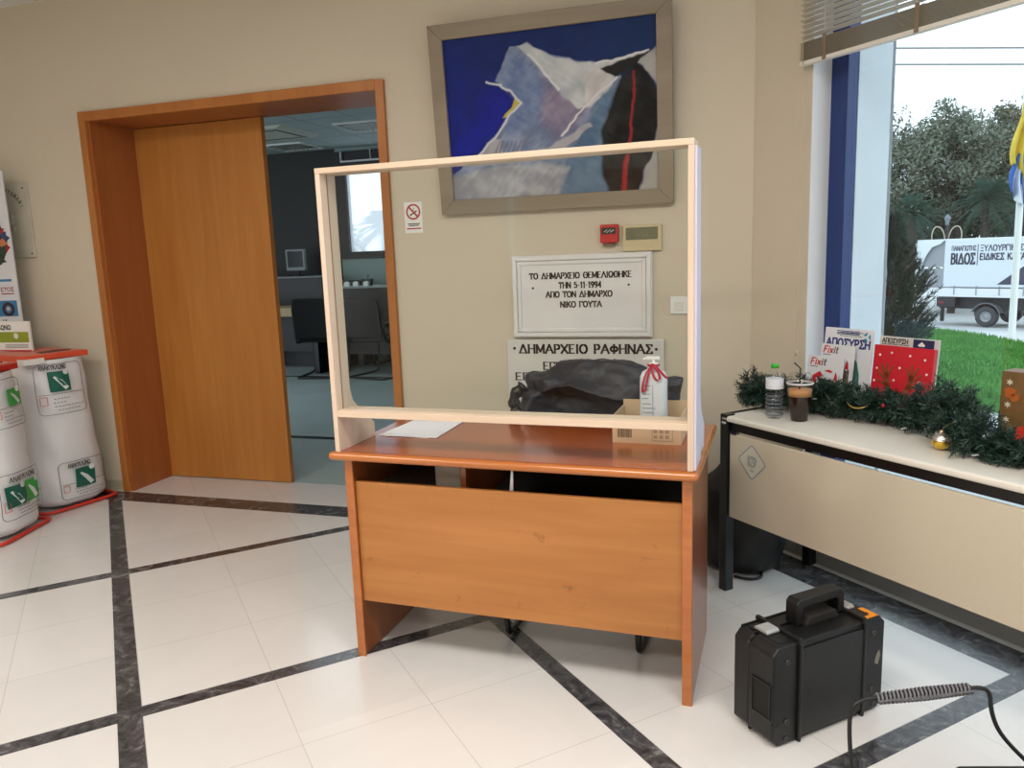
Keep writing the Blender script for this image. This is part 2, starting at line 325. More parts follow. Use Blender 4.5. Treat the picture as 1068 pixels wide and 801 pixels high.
# window wall
SW0, SW1, ZS, ZT = .333, 3.9, .10, 2.75
b = MB(); b.box(.0, SW0, 0, .11, 0, CE); b.box(.0, SW0, .11, .17, 0, CE); b.box(.0, .425, .17, .38, 0, CE); b.box(SW1, 4.62, .11, .17, 0, CE) if False else None; b.box(SW0, SW1, 0, .11, 0, ZS-.03); b.box(.425, SW1, .11, .38, 0, ZS-.03); b.box(SW0, SW1, 0, .11, ZT, CE); b.box(.425, SW1, .11, .38, ZT, CE); b.box(SW1, 4.62, 0, .38, 0, CE)
o = struct(b.build('wall_window', M_wall)); o.location = W0; o.rotation_euler.z = WR
M_out = mat('exterior_render', (214, 222, 228), .8, noise=.04, nscale=4)
b = MB(); b.box(.4251, .428, .17, .40, ZS, ZT); b.box(-1.6, .428, .38, .40, -.3, CE); b.box(.428, SW1, .38, .40, -.3, ZS-.03)
o = struct(b.build('trim_1', M_out)); o.location = W0; o.rotation_euler.z = WR
M_sill = mat('sill_marble', (214, 220, 224), .3, noise=.04, nscale=6)
b = MB(); b.box(SW0, SW1, -.0, .46, ZS-.03, ZS)
o = struct(b.build('trim_2', M_sill, bevel=.003)); o.location = W0; o.rotation_euler.z = WR
b = MB(); b.box(SW0, SW0+.004, -.002, .1095, ZS, ZT); o = struct(b.build('trim_5', mat('reveal_white', (226, 228, 230), .5))); o.location = W0; o.rotation_euler.z = WR
# window: blue aluminium frame + glass
we = bpy.data.objects.new('window_1', None); reg(we); struct(we); we.location = W0; we.rotation_euler.z = WR
M_blue = mat('blue_frame_paint', (24, 50, 112), .4); M_navy = mat('navy_gasket_frame', (22, 34, 78), .45)
b = MB(); b.box(SW0, .40, .11, .17, ZS, ZT); b.box(3.84, SW1, .11, .17, ZS, ZT); b.box(.40, 3.84, .11, .17, ZT-.06, ZT); b.box(.40, 3.84, .115, .165, .69, .735); b.build('window_frame', M_blue, we, bevel=.003)
b = MB(); b.box(.402, .425, .105, .17, ZS, ZT); b.box(2.1, 2.16, .115, .165, ZS, ZT-.06); b.build('window_sash', M_blue, we, bevel=.002)
MB().box(.425, 2.1, .14, .146, ZS+.001, ZT-.06).build('window_glass', M_glass, we); MB().box(2.16, 3.84, .14, .146, ZS+.001, ZT-.06).build('window_glass', M_glass, we)
# baseboards
M_base = mat('baseboard_marble', (150, 152, 154), .3, noise=.1, nscale=8)
b = MB().box(.02, 4.5, -.015, 0, 0, .09); o = struct(b.build('baseboard_window', M_base, bevel=.002)); o.location = W0; o.rotation_euler.z = WR
M_skirt = mat('baseboard_painted', (186, 178, 156), .5)
struct(MB().box(XL, -3.94, 3.918, 3.93, 0, .07).build('baseboard_back', M_skirt)); struct(MB().box(-1.885, -.02, 3.918, 3.93, 0, .07).build('baseboard_back', M_skirt))
# rear: window strip + wood door
e = bpy.data.objects.new('window_2', None); reg(e); struct(e); MB().box(-2.72, -2.58, YB-.1, YB-.094, 1.2, 2.26).build('window_glass', M_glass, e)
e = bpy.data.objects.new('door_2', None); reg(e); struct(e)
MB().box(-2.35, -.85, YB, YB+.04, .01, 2.1).build('door_leaf', M_door, e, bevel=.003); b = MB(); b.box(-2.43, -2.35, YB, YB+.06, 0, 2.18); b.box(-.85, -.77, YB, YB+.06, 0, 2.18); b.box(-2.35, -.85, YB, YB+.06, 2.1, 2.18); b.build('door_casing', M_casing, e)
e = bpy.data.objects.new('window_3', None); reg(e); struct(e); MB().box(XR+.08, XR+.086, -2.2, .2, 0, 2.3).build('window_glass', M_glass, e)  # unseen glazing, put in so daylight reaches the hall from the right
b = MB(); [b.box(XR+.05, XR+.11, y, y+.05, 0, 2.3) for y in (-2.2, -1.02, .15)]; b.box(XR+.05, XR+.11, -2.15, .15, 2.25, 2.3); b.build('window_frame', M_blue, e)
# ------------------------------------------------------------------ door_1
d = bpy.data.objects.new('door_1', None); reg(d); struct(d)
b = MB(); b.box(-3.934, -3.885, 3.905, 3.94, 0, 2.39); b.box(-1.935, -1.886, 3.905, 3.94, 0, 2.385); b.box(-3.885, -1.935, 3.905, 3.94, 2.332, 2.388); b.build('door_casing', M_casing, d, bevel=.004)
b = MB(); b.box(-3.90, -3.868, 3.93, 4.33, 0, 2.35); b.box(-1.942, -1.92, 3.93, 4.33, 0, 2.35); b.box(-3.868, -1.942, 3.93, 4.33, 2.335, 2.35); b.build('door_jamb', M_jamb, d)
b = MB(); b.box(-3.866, -2.906, 4.278, 4.32, .006, 2.332); b.build('door_leaf', M_door, d, bevel=.002)
# ------------------------------------------------------------------ office beyond the door
M_ofloor = mat('office_floor_tiles', (176, 192, 192), .25, noise=.05, nscale=2); M_owall = mat('office_wall_paint', (158, 178, 176), .8); M_oceil = mat('office_ceiling_tiles', (168, 182, 182), .8)
b = MB(); b.box(-12, -.3, 4.30, 10.2, -.1, 0); struct(b.build('floor', M_ofloor))
M_strip = mat('dark_marble_strip', (52, 54, 58), .25, noise=.2, nscale=10)
b = MB(); b.box(-12, -.4, 5.44, 5.52, 0, .0015); b.box(-12, -.4, 8.46, 8.54, 0, .0015); struct(b.build('trim_3', M_strip))
b = MB(); b.box(-12, -.3, 4.28, 10.2, 2.98, 3.1); b.build('ceiling', M_oceil); struct(bpy.context.scene.objects[-1] if False else [o for o in COL.objects if o.name.startswith('ceiling')][-1])
# office ceiling grid joints as slim recessed lines belong to the ceiling: thin dark lines
b = MB(); [b.box(x, x+.008, 4.32, 10, 2.978, 2.98) for x in np.arange(-11.4, -.5, .6)]; [b.box(-12, -.4, y, y+.008, 2.978, 2.98) for y in np.arange(4.8, 10, .6)]
o = b.build('ceiling_joint', mat('ceiling_joint', (140, 152, 152), .8)); struct(o); o.name = 'trim_4'
M_dk = mat('dark_far_wall', (42, 42, 40), .6)  # plain dark grey for the far wall left of the window
struct(MB().box(-12, -5.62, 9.98, 10.1, 0, 2.98).build('wall_office_far', M_dk))
b = MB(); b.box(-5.62, -3.2, 9.98, 10.1, 0, 1.46); b.box(-5.62, -3.2, 9.98, 10.1, 2.93, 2.98); b.box(-3.9, -.3, 9.98, 10.1, 1.46, 2.93); b.box(-3.2, -.3, 9.98, 10.1, 0, 1.46); struct(b.build('wall_office_window', M_owall))
struct(MB().box(-.4, -.3, 4.3, 10.1, 0, 2.98).build('wall_office_right', M_owall)); struct(MB().box(-12.1, -12, 4.2, 10.1, 0, 2.98).build('wall_office_left', M_owall))
w4 = bpy.data.objects.new('window_4', None); reg(w4); struct(w4)
M_dframe = mat('dark_window_frame', (34, 28, 30), .5)
b = MB(); b.box(-5.62, -5.47, 9.94, 10.08, 1.46, 2.93); b.box(-3.97, -3.9, 9.94, 10.08, 1.46, 2.93); b.box(-5.47, -3.97, 9.94, 10.08, 1.46, 1.555); b.box(-5.47, -3.97, 9.94, 10.08, 2.69, 2.93); b.build('window_frame', M_dframe, w4, bevel=.004)
b = MB(); b.box(-5.50, -3.97, 9.90, 9.94, 2.78, 2.80); b.box(-5.50, -5.485, 9.90, 9.94, 2.80, 2.93); b.box(-5.05, -5.04, 9.92, 9.94, 2.80, 2.93); b.build('transom_bar', M_white, w4)
def milky():
    m = bpy.data.materials.new('milky_pane'); m.use_nodes = True; N = m.node_tree.nodes; L = m.node_tree.links; N.clear(); o = N.new('ShaderNodeOutputMaterial'); mx = N.new('ShaderNodeMixShader'); t = N.new('ShaderNodeBsdfTransparent'); g = N.new('ShaderNodeBsdfTranslucent')
    g.inputs['Color'].default_value = (.9, .93, 1, 1); mx.inputs[0].default_value = .45; L.new(t.outputs[0], mx.inputs[1]); L.new(g.outputs[0], mx.inputs[2]); L.new(mx.outputs[0], o.inputs[0]); return m
MB().box(-5.47, -3.97, 10.0, 10.005, 1.555, 2.69).build('window_glass', milky(), w4)
# office has one window; an added, unseen area lamp supplies its fill light
def ceiling_grid_light(x, y):
    t = thing('ceiling_light', 'louvred ceiling light in the office, ' + ('nearer to the door beside the casing' if x > -5 else 'farther back over the dark far wall'), 'ceiling light', (x, y, 2.98))
    b = MB(); b.box(-.3, .3, -.3, -.28, -.02, -.0); b.box(-.3, .3, .28, .3, -.02, 0); b.box(-.3, -.28, -.28, .28, -.02, 0); b.box(.28, .3, -.28, .28, -.02, 0); b.build('frame', M_white, t)
    b = MB(); [b.box(-.28+.07*k, -.27+.07*k, -.28, .28, -.02, -.002) for k in range(1, 8)]; [b.box(-.28, .28, -.28+.14*k, -.27+.14*k, -.02, -.002) for k in range(1, 4)]; b.build('louvre', mat('louvre', (205, 210, 205), .25, metal=.8), t)
    MB().box(-.28, .28, -.28, .28, -.004, -.001).build('reflector', mat('reflector_dark', (70, 76, 76), .5), t)
ceiling_grid_light(-4.30, 8.45); ceiling_grid_light(-5.95, 9.45)
t = thing('ceiling_air_unit', 'square cream air conditioning cassette in the office ceiling', 'air conditioner', (-5.55, 8.35, 2.98)); MB().prism([(-.42, 0), (.42, 0), (.36, -.035), (-.36, -.035)], -.42, .42, 'xz').build('panel', mat('ac_cream', (196, 198, 184), .6), t); b = MB(); b.box(.27, .31, -.34, .34, -.037, -.034); b.box(-.31, -.27, -.34, .34, -.037, -.034); b.box(-.25, .25, -.31, -.27, -.037, -.034); b.box(-.25, .25, .27, .31, -.037, -.034); split(b, 'air_slot', M_black, t)
# cantilever chair
M_fabric = mat('black_fabric', (13, 13, 14), .9, bump=.15, bscale=400); M_leath = mat('dark_brown_leather', (24, 17, 17), .5, bump=.1, bscale=60)
M_grey = mat('dark_grey_fabric', (60, 60, 64), .9)
def cantilever(name, label, cat, loc, rz, bm_=None, top=.98, w=.24, arms=False):
    t = thing(name, label, cat, loc, rz); bm_ = bm_ or M_fabric
    side = lambda s: [(s*w, .27, top-.12), (s*w, .22, .46), (s*w, .17, .44), (s*w, -.27, .44), (s*w, -.31, .41), (s*w, -.30, .05), (s*w, -.27, .014), (s*w, .27, .014)]
    p = side(1)+[(w-.03, .3, .014), (-w+.03, .3, .014)]+list(reversed(side(-1)))
    MB().tube(smoothpath(p, 2), .0125, 8).build('tube_frame', M_blackm, t)
    MB().box(-w+.01, w-.01, -.27, .2, .445, .50).build('seat', bm_, t, bevel=.02, seg=3)
    def bk(u, v): return ((u-.5)*2*(w-.005)*(1-.12*max(0, v-.8)*4), .235+.05*v-.03*math.cos((u-.5)*PI), .5+v*(top-.5))
    b = MB(); b.grid(bk, 10, 10); o = b.build('backrest', bm_, t); s = o.modifiers.new('s', 'SOLIDIFY'); s.thickness = .035; s2 = o.modifiers.new('b', 'BEVEL'); s2.width = .012; s2.segments = 3; s2.limit_method = 'ANGLE'
    if arms:
        for s_ in (-1, 1): MB().box(s_*w-.03, s_*w+.03, -.2, .25, .64, .69).build('armrest', bm_, t, bevel=.012)
    return t
cantilever('visitor_chair', 'black cantilever chair in front of the beige office table', 'chair', (-5.22, 8.6, 0), PI+.15, None, 1.0)
cantilever('office_armchair', 'dark brown armchair in the office beside the door casing', 'chair', (-4.42, 8.62, 0), PI-.25, M_leath, .99, .29, True)
cantilever('office_chair', 'rounded dark chair far back behind the grey desk under the window', 'chair', (-4.70, 9.72, 0), 0, None, 1.29, .22)
t = thing('office_table', 'beige edged table behind the black cantilever chair', 'table', (-5.95, 8.95, 0)); MB().box(-.9, .95, -.28, .28, .75, .86).build('tabletop', mat('beech_edge', (176, 152, 112), .5), t, bevel=.004)
for x in (-.8, .55): MB().box(x-.03, x+.03, -.2, .2, 0, .75).build('leg', M_blackm, t)
MB().box(-.77, .52, .1, .14, .25, .75).build('modesty_panel', M_black, t)
t = thing('counter_cabinet', 'tall black cabinet in the office carrying the monitor', 'cabinet', (-6.2, 9.62, 0)); MB().box(-.7, .56, -.2, .3, 0, 1.22).build('body', M_black, t, bevel=.004); MB().box(-.72, .58, -.22, .3, 1.22, 1.245).build('worktop', mat('worktop_grey', (128, 134, 132), .5), t, bevel=.003)
t = thing('monitor', 'grey framed monitor standing on the tall black office cabinet', 'monitor', (-6.10, 9.55, 1.245), -.15)
MB().box(-.1, .1, -.08, .08, 0, .015).build('base', M_grey, t, bevel=.004); MB().box(-.03, .03, .0, .03, .015, .12).build('neck', M_grey, t); b = MB().prism(rrect(-.165, .165, .08, .37, .012), -.02, .02, 'xz'); b.build('housing', mat('monitor_grey', (138, 142, 142), .5), t); MB().box(-.135, .135, -.023, -.0205, .125, .345).build('screen', mat('screen_off', (18, 20, 24), .2), t)
t = thing('printer', 'white fronted printer beside the tall black office cabinet', 'printer', (-5.33, 9.7, .92)); MB().box(-.25, .2, -.18, .18, 0, .24).build('body', M_black, t, bevel=.01); MB().box(-.22, .12, -.19, -.181, .05, .15).build('paper_tray', mat('printer_white', (175, 180, 180), .5), t); MB().box(-.18, .08, -.193, -.1905, .08, .12).build('slot', M_black, t)
t = thing('printer_stand', 'black stand under the office printer', 'stand', (-5.33, 9.7, 0)); MB().box(-.28, .24, -.2, .2, .88, .92).build('top', M_black, t); [MB().box(x, x+.04, -.18, .18, 0, .88).build('side', M_black, t) for x in (-.27, .19)]
t = thing('office_desk', 'grey topped desk under the office window', 'desk', (-4.6, 9.35, 0)); MB().box(-.75, .7, -.28, .3, 1.075, 1.1).build('desktop', mat('desk_grey', (150, 160, 160), .5), t, bevel=.003); MB().box(-.7, .65, -.2, -.17, .2, 1.075).build('modesty_panel', M_black, t); [MB().box(x, x+.04, -.25, .28, 0, 1.075).build('leg', M_black, t) for x in (-.72, .63)]
t = thing('desk_organiser', 'small dark pen holder on the grey office desk', 'pen holder', (-4.86, 9.25, 1.10)); MB().prism([(-.05, 0), (.05, 0), (.07, .09), (-.07, .09)], -.04, .04, 'xz').build('cup', M_black, t); MB().tube([(0, 0, .06), (.02, 0, .15)], .006, 6).build('pen', M_black, t)
for k, x in enumerate((-5.08, -4.95, -4.8)):
    o = MB().prism([(-.035, 0), (.035, 0), (.035, .05), (.0, .065), (-.035, .05)], -.02, .02, 'xz').build('paper_note', M_white); o.location = (x, 9.10+.0, 1.101); tag(o, 'small white card on the front edge of the grey office desk', 'card', 'white cards on the grey office desk')
# ------------------------------------------------------------------ things on the back wall
# painting
t = thing('painting', 'large abstract painting of white and dark peaks on blue in a taupe wooden frame', 'painting', (-.975, 3.918, 1.665)); t.rotation_euler = (math.radians(5.2), 0, 0)
PW, PH = .603, .925
b = MB(); fw = .073
for q in ([(-PW, 0), (PW, 0), (PW-fw, fw), (-PW+fw, fw)], [(PW, 0), (PW, PH), (PW-fw, PH-fw), (PW-fw, fw)], [(PW, PH), (-PW, PH), (-PW+fw, PH-fw), (PW-fw, PH-fw)], [(-PW, PH), (-PW, 0), (-PW+fw, fw), (-PW+fw, PH-fw)]): b.prism(q, -.032, 0, 'xz')
b.build('frame', wood('taupe_wood', (134, 122, 104), (148, 136, 118), .6, 0, .5), t, bevel=.003)
def canvas():
    nx, nz = 330, 250; u, v = np.meshgrid(np.linspace(0, 1, nx+1), np.linspace(0, 1, nz+1))
    src = np.array([(115, 170), (882, 70), (890, 668), (160, 718)], float); dst = np.array([(0, 1), (1, 1), (1, 0), (0, 0)], float)
    A = []; B = []
    for (X, Y), (x, y) in zip(src, dst): A += [[x, y, 1, 0, 0, 0, -X*x, -X*y], [0, 0, 0, x, y, 1, -Y*x, -Y*y]]; B += [X, Y]
    h = np.linalg.solve(np.array(A), np.array(B)); dn = h[6]*u+h[7]*v+1; X = (h[0]*u+h[1]*v+h[2])/dn; Y = (h[3]*u+h[4]*v+h[5])/dn
    def nz_(sx, sy, ang, seed):
        r = np.random.default_rng(seed); ca, sa = math.cos(ang), math.sin(ang); p = (X*ca+Y*sa)/sx; q = (-X*sa+Y*ca)/sy; o = np.zeros_like(X); am = 1
        for k in range(3):
            T = r.random((64, 64)); pi, qi = np.floor(p).astype(int), np.floor(q).astype(int); fp, fq = p-pi, q-qi; fp = fp*fp*(3-2*fp); fq = fq*fq*(3-2*fq)
            g = lambda i, j: T[(pi+i) % 64, (qi+j) % 64]
            o += am*((g(0, 0)*(1-fp)+g(1, 0)*fp)*(1-fq)+(g(0, 1)*(1-fp)+g(1, 1)*fp)*fq-.5); p = p*2+5; q = q*2+9; am *= .5
        return o
    wx, wy = X+nz_(60, 60, 0, 1)*14, Y+nz_(60, 60, 0, 2)*14; br = nz_(48, 11, -.9, 3)*.45+nz_(50, 40, .3, 8)*.9; br2 = nz_(50, 12, .5, 4)*.4+nz_(45, 60, .3, 9)*.9
    col = np.zeros(X.shape+(3,)); L_ = lambda c: np.array([lin(k) for k in c])
    col[:] = L_((14, 36, 94)); f = np.clip((wy-120)/300, 0, 1)[..., None]*np.clip((420-wx)/250, 0, 1)[..., None]; col = col*(1-f)+L_((12, 30, 124))*f
    f = (np.clip((wx-450)/300, 0, 1)*.8)[..., None]; col = col*(1-f)+L_((14, 44, 92))*f; col *= (1+.25*br)[..., None]
    def inside(P):
        P = np.array(P, float); r = np.zeros(X.shape, bool)
        for i in range(len(P)):
            (x1, y1), (x2, y2) = P[i], P[i-1]
            if y1 == y2: continue
            r ^= ((y1 > wy) != (y2 > wy)) & (wx < (x2-x1)*(wy-y1)/(y2-y1)+x1)
        return r
    def sdist(P):
        P = np.array(P, float); dmin = np.full(X.shape, 1e9)
        for i in range(len(P)):
            a, b = P[i-1], P[i]; d_ = b-a; tt = np.clip(((wx-a[0])*d_[0]+(wy-a[1])*d_[1])/(d_@d_+1e-9), 0, 1); dmin = np.minimum(dmin, np.hypot(wx-a[0]-tt*d_[0], wy-a[1]-tt*d_[1]))
        return np.where(inside(P), dmin, -dmin)
    def paint(P, c, soft=6, c2=None, brush=br, amt=.3, al=1):
        nonlocal col
        s = np.clip(sdist(P)/soft+.5, 0, 1)*al; cc = np.broadcast_to(L_(c), col.shape)
        if c2 is not None: m = np.clip(.5+brush*1.3, 0, 1)[..., None]; cc = cc*(1-m)+L_(c2)*m
        cc = cc*(1+amt*brush)[..., None]; col = col*(1-s[..., None])+cc*s[..., None]
    def line(pts, c, w=4, al=1):
        nonlocal col
        dmin = np.full(X.shape, 1e9)
        for a, b in zip(pts[:-1], pts[1:]):
            a = np.array(a, float); b = np.array(b, float); d_ = b-a; tt = np.clip(((wx-a[0])*d_[0]+(wy-a[1])*d_[1])/(d_@d_), 0, 1); dmin = np.minimum(dmin, np.hypot(wx-a[0]-tt*d_[0], wy-a[1]-tt*d_[1]))
        s = (np.clip(1.4-dmin/w, 0, 1)*al)[..., None]; col = col*(1-s)+L_(c)*s
    paint([(255, 360), (330, 320), (395, 375), (350, 450), (260, 520), (190, 590), (165, 560), (230, 440)], (16, 24, 150), 60, al=.8)
    paint([(360, 188), (300, 305), (345, 335), (395, 385), (350, 445), (270, 525), (195, 600), (150, 640), (150, 730), (520, 720), (720, 700), (760, 300), (720, 260), (660, 240), (560, 226), (470, 206), (420, 172)], (112, 128, 158), 5, (140, 150, 176), br, .25)
    paint([(365, 215), (420, 250), (500, 330), (440, 460), (350, 500), (330, 470), (400, 385), (345, 335), (310, 300)], (88, 110, 158), 25, (120, 138, 172), br2, .2, .8)
    paint([(480, 300), (560, 330), (640, 380), (600, 470), (520, 510), (470, 460)], (118, 108, 138), 40, (140, 124, 142), br, .2, .8)
    paint([(385, 182), (425, 172), (520, 226), (640, 240), (700, 262), (728, 290), (695, 345), (645, 392), (600, 400), (545, 345), (480, 280), (420, 220)], (172, 180, 186), 7, (192, 196, 198), br2, .12)
    paint([(620, 270), (700, 262), (728, 292), (690, 340), (620, 400), (625, 330)], (196, 194, 194), 8)
    paint([(650, 246), (760, 218), (845, 190), (830, 205), (700, 262)], (190, 192, 196), 5)
    paint([(560, 580), (620, 470), (690, 350), (745, 300), (700, 420), (690, 560), (725, 700), (505, 705)], (76, 104, 136), 14, (98, 122, 146), br2, .25)
    paint([(680, 264), (760, 228), (850, 196), (805, 235), (735, 292)], (26, 26, 28), 5)
    paint([(750, 290), (800, 232), (845, 262), (880, 330), (888, 420), (862, 560), (830, 640), (800, 700), (722, 700), (684, 600), (690, 450), (722, 350)], (12, 12, 14), 12, (34, 36, 36), br2, .5)
    paint([(806, 230), (895, 165), (895, 345), (850, 270)], (178, 178, 176), 6, (150, 152, 152), br, .2)
    paint([(876, 470), (900, 430), (900, 680), (815, 682), (860, 560)], (176, 176, 172), 8, (150, 150, 150), br2, .2)
    paint([(150, 640), (300, 600), (520, 585), (575, 598), (520, 730), (150, 735)], (150, 152, 164), 14, (172, 172, 178), br, .2)
    paint([(195, 600), (300, 510), (330, 505), (320, 550), (500, 532), (560, 502), (645, 440), (655, 452), (560, 540), (480, 572), (300, 596)], (178, 178, 184), 6, (150, 148, 158), br, .2)
    for k in range(7): line([(322+k*16, 512), (306+k*16, 556)], (110, 108, 122), 3, .7)
    paint([(378, 366), (393, 385), (352, 438), (334, 440), (366, 402)], (196, 182, 66), 5)
    line([(275, 312), (320, 320), (370, 352), (398, 385), (360, 430), (300, 505), (235, 565)], (204, 208, 214), 4)
    line([(425, 214), (480, 272), (535, 335)], (212, 214, 216), 4); line([(545, 500), (620, 400), (700, 318), (735, 292)], (214, 214, 216), 3.5)
    line([(797, 268), (790, 420), (778, 540), (764, 700)], (148, 36, 40), 5); line([(772, 560), (760, 700)], (160, 40, 46), 9)
    line([(665, 246), (760, 220), (845, 192)], (214, 214, 216), 3)
    x0, x1, z0, z1 = -PW+fw-.004, PW-fw+.004, fw-.004, PH-fw+.004
    V = np.stack([x0+u*(x1-x0), np.full_like(u, -.014), z0+v*(z1-z0)], -1).reshape(-1, 3); i = np.arange(nx)[None, :]+np.arange(nz)[:, None]*(nx+1); i = i.ravel()
    F = np.stack([i, i+1, i+nx+2, i+nx+1], 1)
    m = bpy.data.materials.new('oil_paint'); m.use_nodes = True; N = m.node_tree.nodes; a = N.new('ShaderNodeAttribute'); a.attribute_name = 'paint'; m.node_tree.links.new(a.outputs['Color'], N['Principled BSDF'].inputs['Base Color']); N['Principled BSDF'].inputs['Roughness'].default_value = .6; N['Principled BSDF'].inputs['Specular IOR Level'].default_value = .25
    o = nmesh('canvas', V, F, m, t); ca = o.data.color_attributes.new('paint', 'FLOAT_COLOR', 'POINT'); c4 = np.ones((V.shape[0], 4), np.float32); c4[:, :3] = np.clip(col.reshape(-1, 3), 0, 1); ca.data.foreach_set('color', c4.ravel())
canvas()
# no smoking sticker
t = thing('no_smoking_sign', 'small white no smoking sign right of the door casing', 'sign', (-1.761, 3.93, 1.661)); MB().prism(rrect(-.052, .052, -.082, .082, .004), -.003, 0, 'xz').build('plate', M_white, t)
b = MB(); disc(b, 0, .03, .042, -.0031, .0004, 28, .033); b.prism([(-.028, .052), (-.021, .059), (.028, .008), (.021, .001)], -.0036, -.0031, 'xz'); rect(b, -.042, .042, -.062, -.055, -.0031, .0004); b.build('red_ring', mat('sign_red', (176, 34, 48), .5), t)
b = MB(); b.prism([(-.022, .014), (-.018, .008), (.022, .032), (.018, .038)], -.0035, -.0031, 'xz'); b.tube([(0, -.0033, .038), (.006, -.0033, .046), (0, -.0033, .052)], .0012, 5); rect(b, -.036, .036, -.036, -.031, -.0031, .0004); rect(b, -.03, .03, -.045, -.04, -.0031, .0004); b.build('cigarette', M_ink, t)
# plaques
t = thing('marble_plaque', 'white moulded marble plaque dated 5-11-1994 above the larger flat slab', 'plaque', (-.845, 3.93, 1.222)); a, c = .365, .214
MB().box(-a, a, -.022, 0, -c, c).build('slab', M_marble, t, bevel=.004)
def ring(mb, x, z, x2, z2, y0, y1):
    for q in ([(-x, -z), (x, -z), (x2, -z2), (-x2, -z2)], [(x, -z), (x, z), (x2, z2), (x2, -z2)], [(x, z), (-x, z), (-x2, z2), (x2, z2)], [(-x, z), (-x, -z), (-x2, -z2), (-x2, z2)]): mb.prism(q, y0, y1, 'xz')
b = MB(); ring(b, a-.006, c-.006, a-.028, c-.028, -.036, -.022); ring(b, a-.03, c-.03, a-.05, c-.05, -.029, -.022); b.build('moulding', M_marble, t, bevel=.004)
b = MB(); text(b, 'ΤΟ ΔΗΜΑΡΧΕΙΟ ΘΕΜΕΛΙΩΘΗΚΕ', -.268, .092, .029, .53, .21, 1, -.0221); text(b, 'ΤΗΝ 5-11-1994', -.112, .043, .029, .22, .21, 1, -.0221); text(b, 'ΑΠΟ ΤΟΝ ΔΗΜΑΡΧΟ', -.182, -.004, .029, .345, .21, 1, -.0221); text(b, 'ΝΙΚΟ ΓΟΥΤΑ', -.107, -.056, .029, .215, .21, 1, -.0221)
disc(b, -.252, .045, .006, -.0221, .001, 8); disc(b, .248, .053, .006, -.0221, .001, 8); b.build('inscription', M_ink, t)
t = thing('marble_slab', 'flat white marble slab inscribed with the town hall name behind the jacket', 'plaque', (-.836, 3.93, .72)); MB().box(-.414, .414, -.025, 0, -.28, .278).build('slab', mat('marble_slab_white', (214, 212, 208), .4, noise=.05, nscale=6), t, bevel=.003)
b = MB(); text(b, 'ΔΗΜΑΡΧΕΙΟ ΡΑΦΗΝΑΣ', -.345, .207, .044, .70, .22, 1, -.0251); disc(b, -.372, .232, .008, -.0251, .001, 8); disc(b, .375, .228, .008, -.0251, .001, 8)
text(b, 'ΕΓΚ', -.215, .12, .038, .10, .21, 1, -.0251); text(b, 'ΕΠΙ ΧΡ', -.37, .062, .038, .22, .21, 1, -.0251); text(b, 'Κ', -.335, -.035, .036, .028, .21, 1, -.0251); b.build('inscription', M_ink, t)
# call point, thermostat, switch
t = thing('fire_call_point', 'red square fire alarm call point above the marble plaque', 'fire alarm', (-.69, 3.93, 1.53)); MB().box(-.045, .045, -.045, 0, -.045, .045).build('housing', mat('alarm_red', (188, 34, 38), .4), t, bevel=.005); MB().box(-.036, .034, -.047, -.0452, -.002, .030).build('glass_window', M_black, t)
b = MB(); b.tube([(-.024, -.048, .008), (-.008, -.048, .02), (-.012, -.048, .004), (.01, -.048, .02), (.008, -.048, .006), (.026, -.048, .018)], .002, 5); b.build('symbol', M_white, t); MB().box(-.034, .02, -.022, 0, -.062, -.045).build('shadow_block', mat('alarm_shadow', (120, 104, 92), .6), t)  # brown block below the housing paints in its shadow
t = thing('wall_panel', 'cream control panel with a grey green display right of the red alarm', 'control panel', (-.529, 3.93, 1.503)); MB().box(-.096, .096, -.022, 0, -.064, .064).build('housing', mat('cream_plastic', (204, 188, 150), .5), t, bevel=.004); MB().box(-.08, .078, -.0235, -.0222, -.008, .052).build('display', mat('display_green', (112, 118, 98), .2, noise=.15, nscale=60), t)
t = thing('light_switch', 'white square light switch right of the marble plaque', 'light switch', (-.350, 3.93, 1.167)); MB().prism(rrect(-.043, .043, -.043, .043, .004), -.01, 0, 'xz').build('plate', M_white, t, bevel=.002); MB().box(-.022, .022, -.014, -.01, -.026, .018).build('rocker', mat('switch_white', (226, 226, 222), .4), t, bevel=.002)
# left plaque
t = thing('carved_plaque', 'pale marble plaque with curved lettering behind the display panel', 'plaque', (-4.62, 3.93, 1.772)); MB().box(-.2, .205, -.02, 0, -.235, .235).build('slab', mat('plaque_stone', (192, 188, 172), .5, noise=.06, nscale=10), t, bevel=.003)
b = MB(); disc(b, .175, .2, .006, -.0201, .003, 8); disc(b, .185, -.21, .006, -.0201, .003, 8)
for k in range(9):
    a_ = math.radians(100-9.5*k); x_, z_ = .0+.15*math.cos(a_), .03+.15*math.sin(a_); mm = MB(); text(mm, 'ΗΟΡΥΔΜΑΘΙ'[k], 0, 0, .026, .016, .16, 0, 0)
    ca, sa = math.cos(a_-PI/2), math.sin(a_-PI/2); b.add([(x_+p[0]*ca-p[2]*sa, -.0201+p[1], z_+p[0]*sa+p[2]*ca) for p in mm.v], mm.f)
b.build('lettering', mat('lettering_brown', (96, 84, 68), .6), t)
b = MB(); b.lathe([(0, .012), (.03, .012), (.045, .004), (.048, 0)], 14); o = b.build('relief', mat('relief_stone', (176, 170, 152), .6), t); o.rotation_euler.x = PI/2; o.location = (.03, -.019, .01); b = MB(); b.lathe([(0, .012), (.02, .01), (.024, 0)], 10); o = b.build('relief', MATS['relief_stone'], t); o.rotation_euler.x = PI/2; o.location = (.06, -.019, -.05)
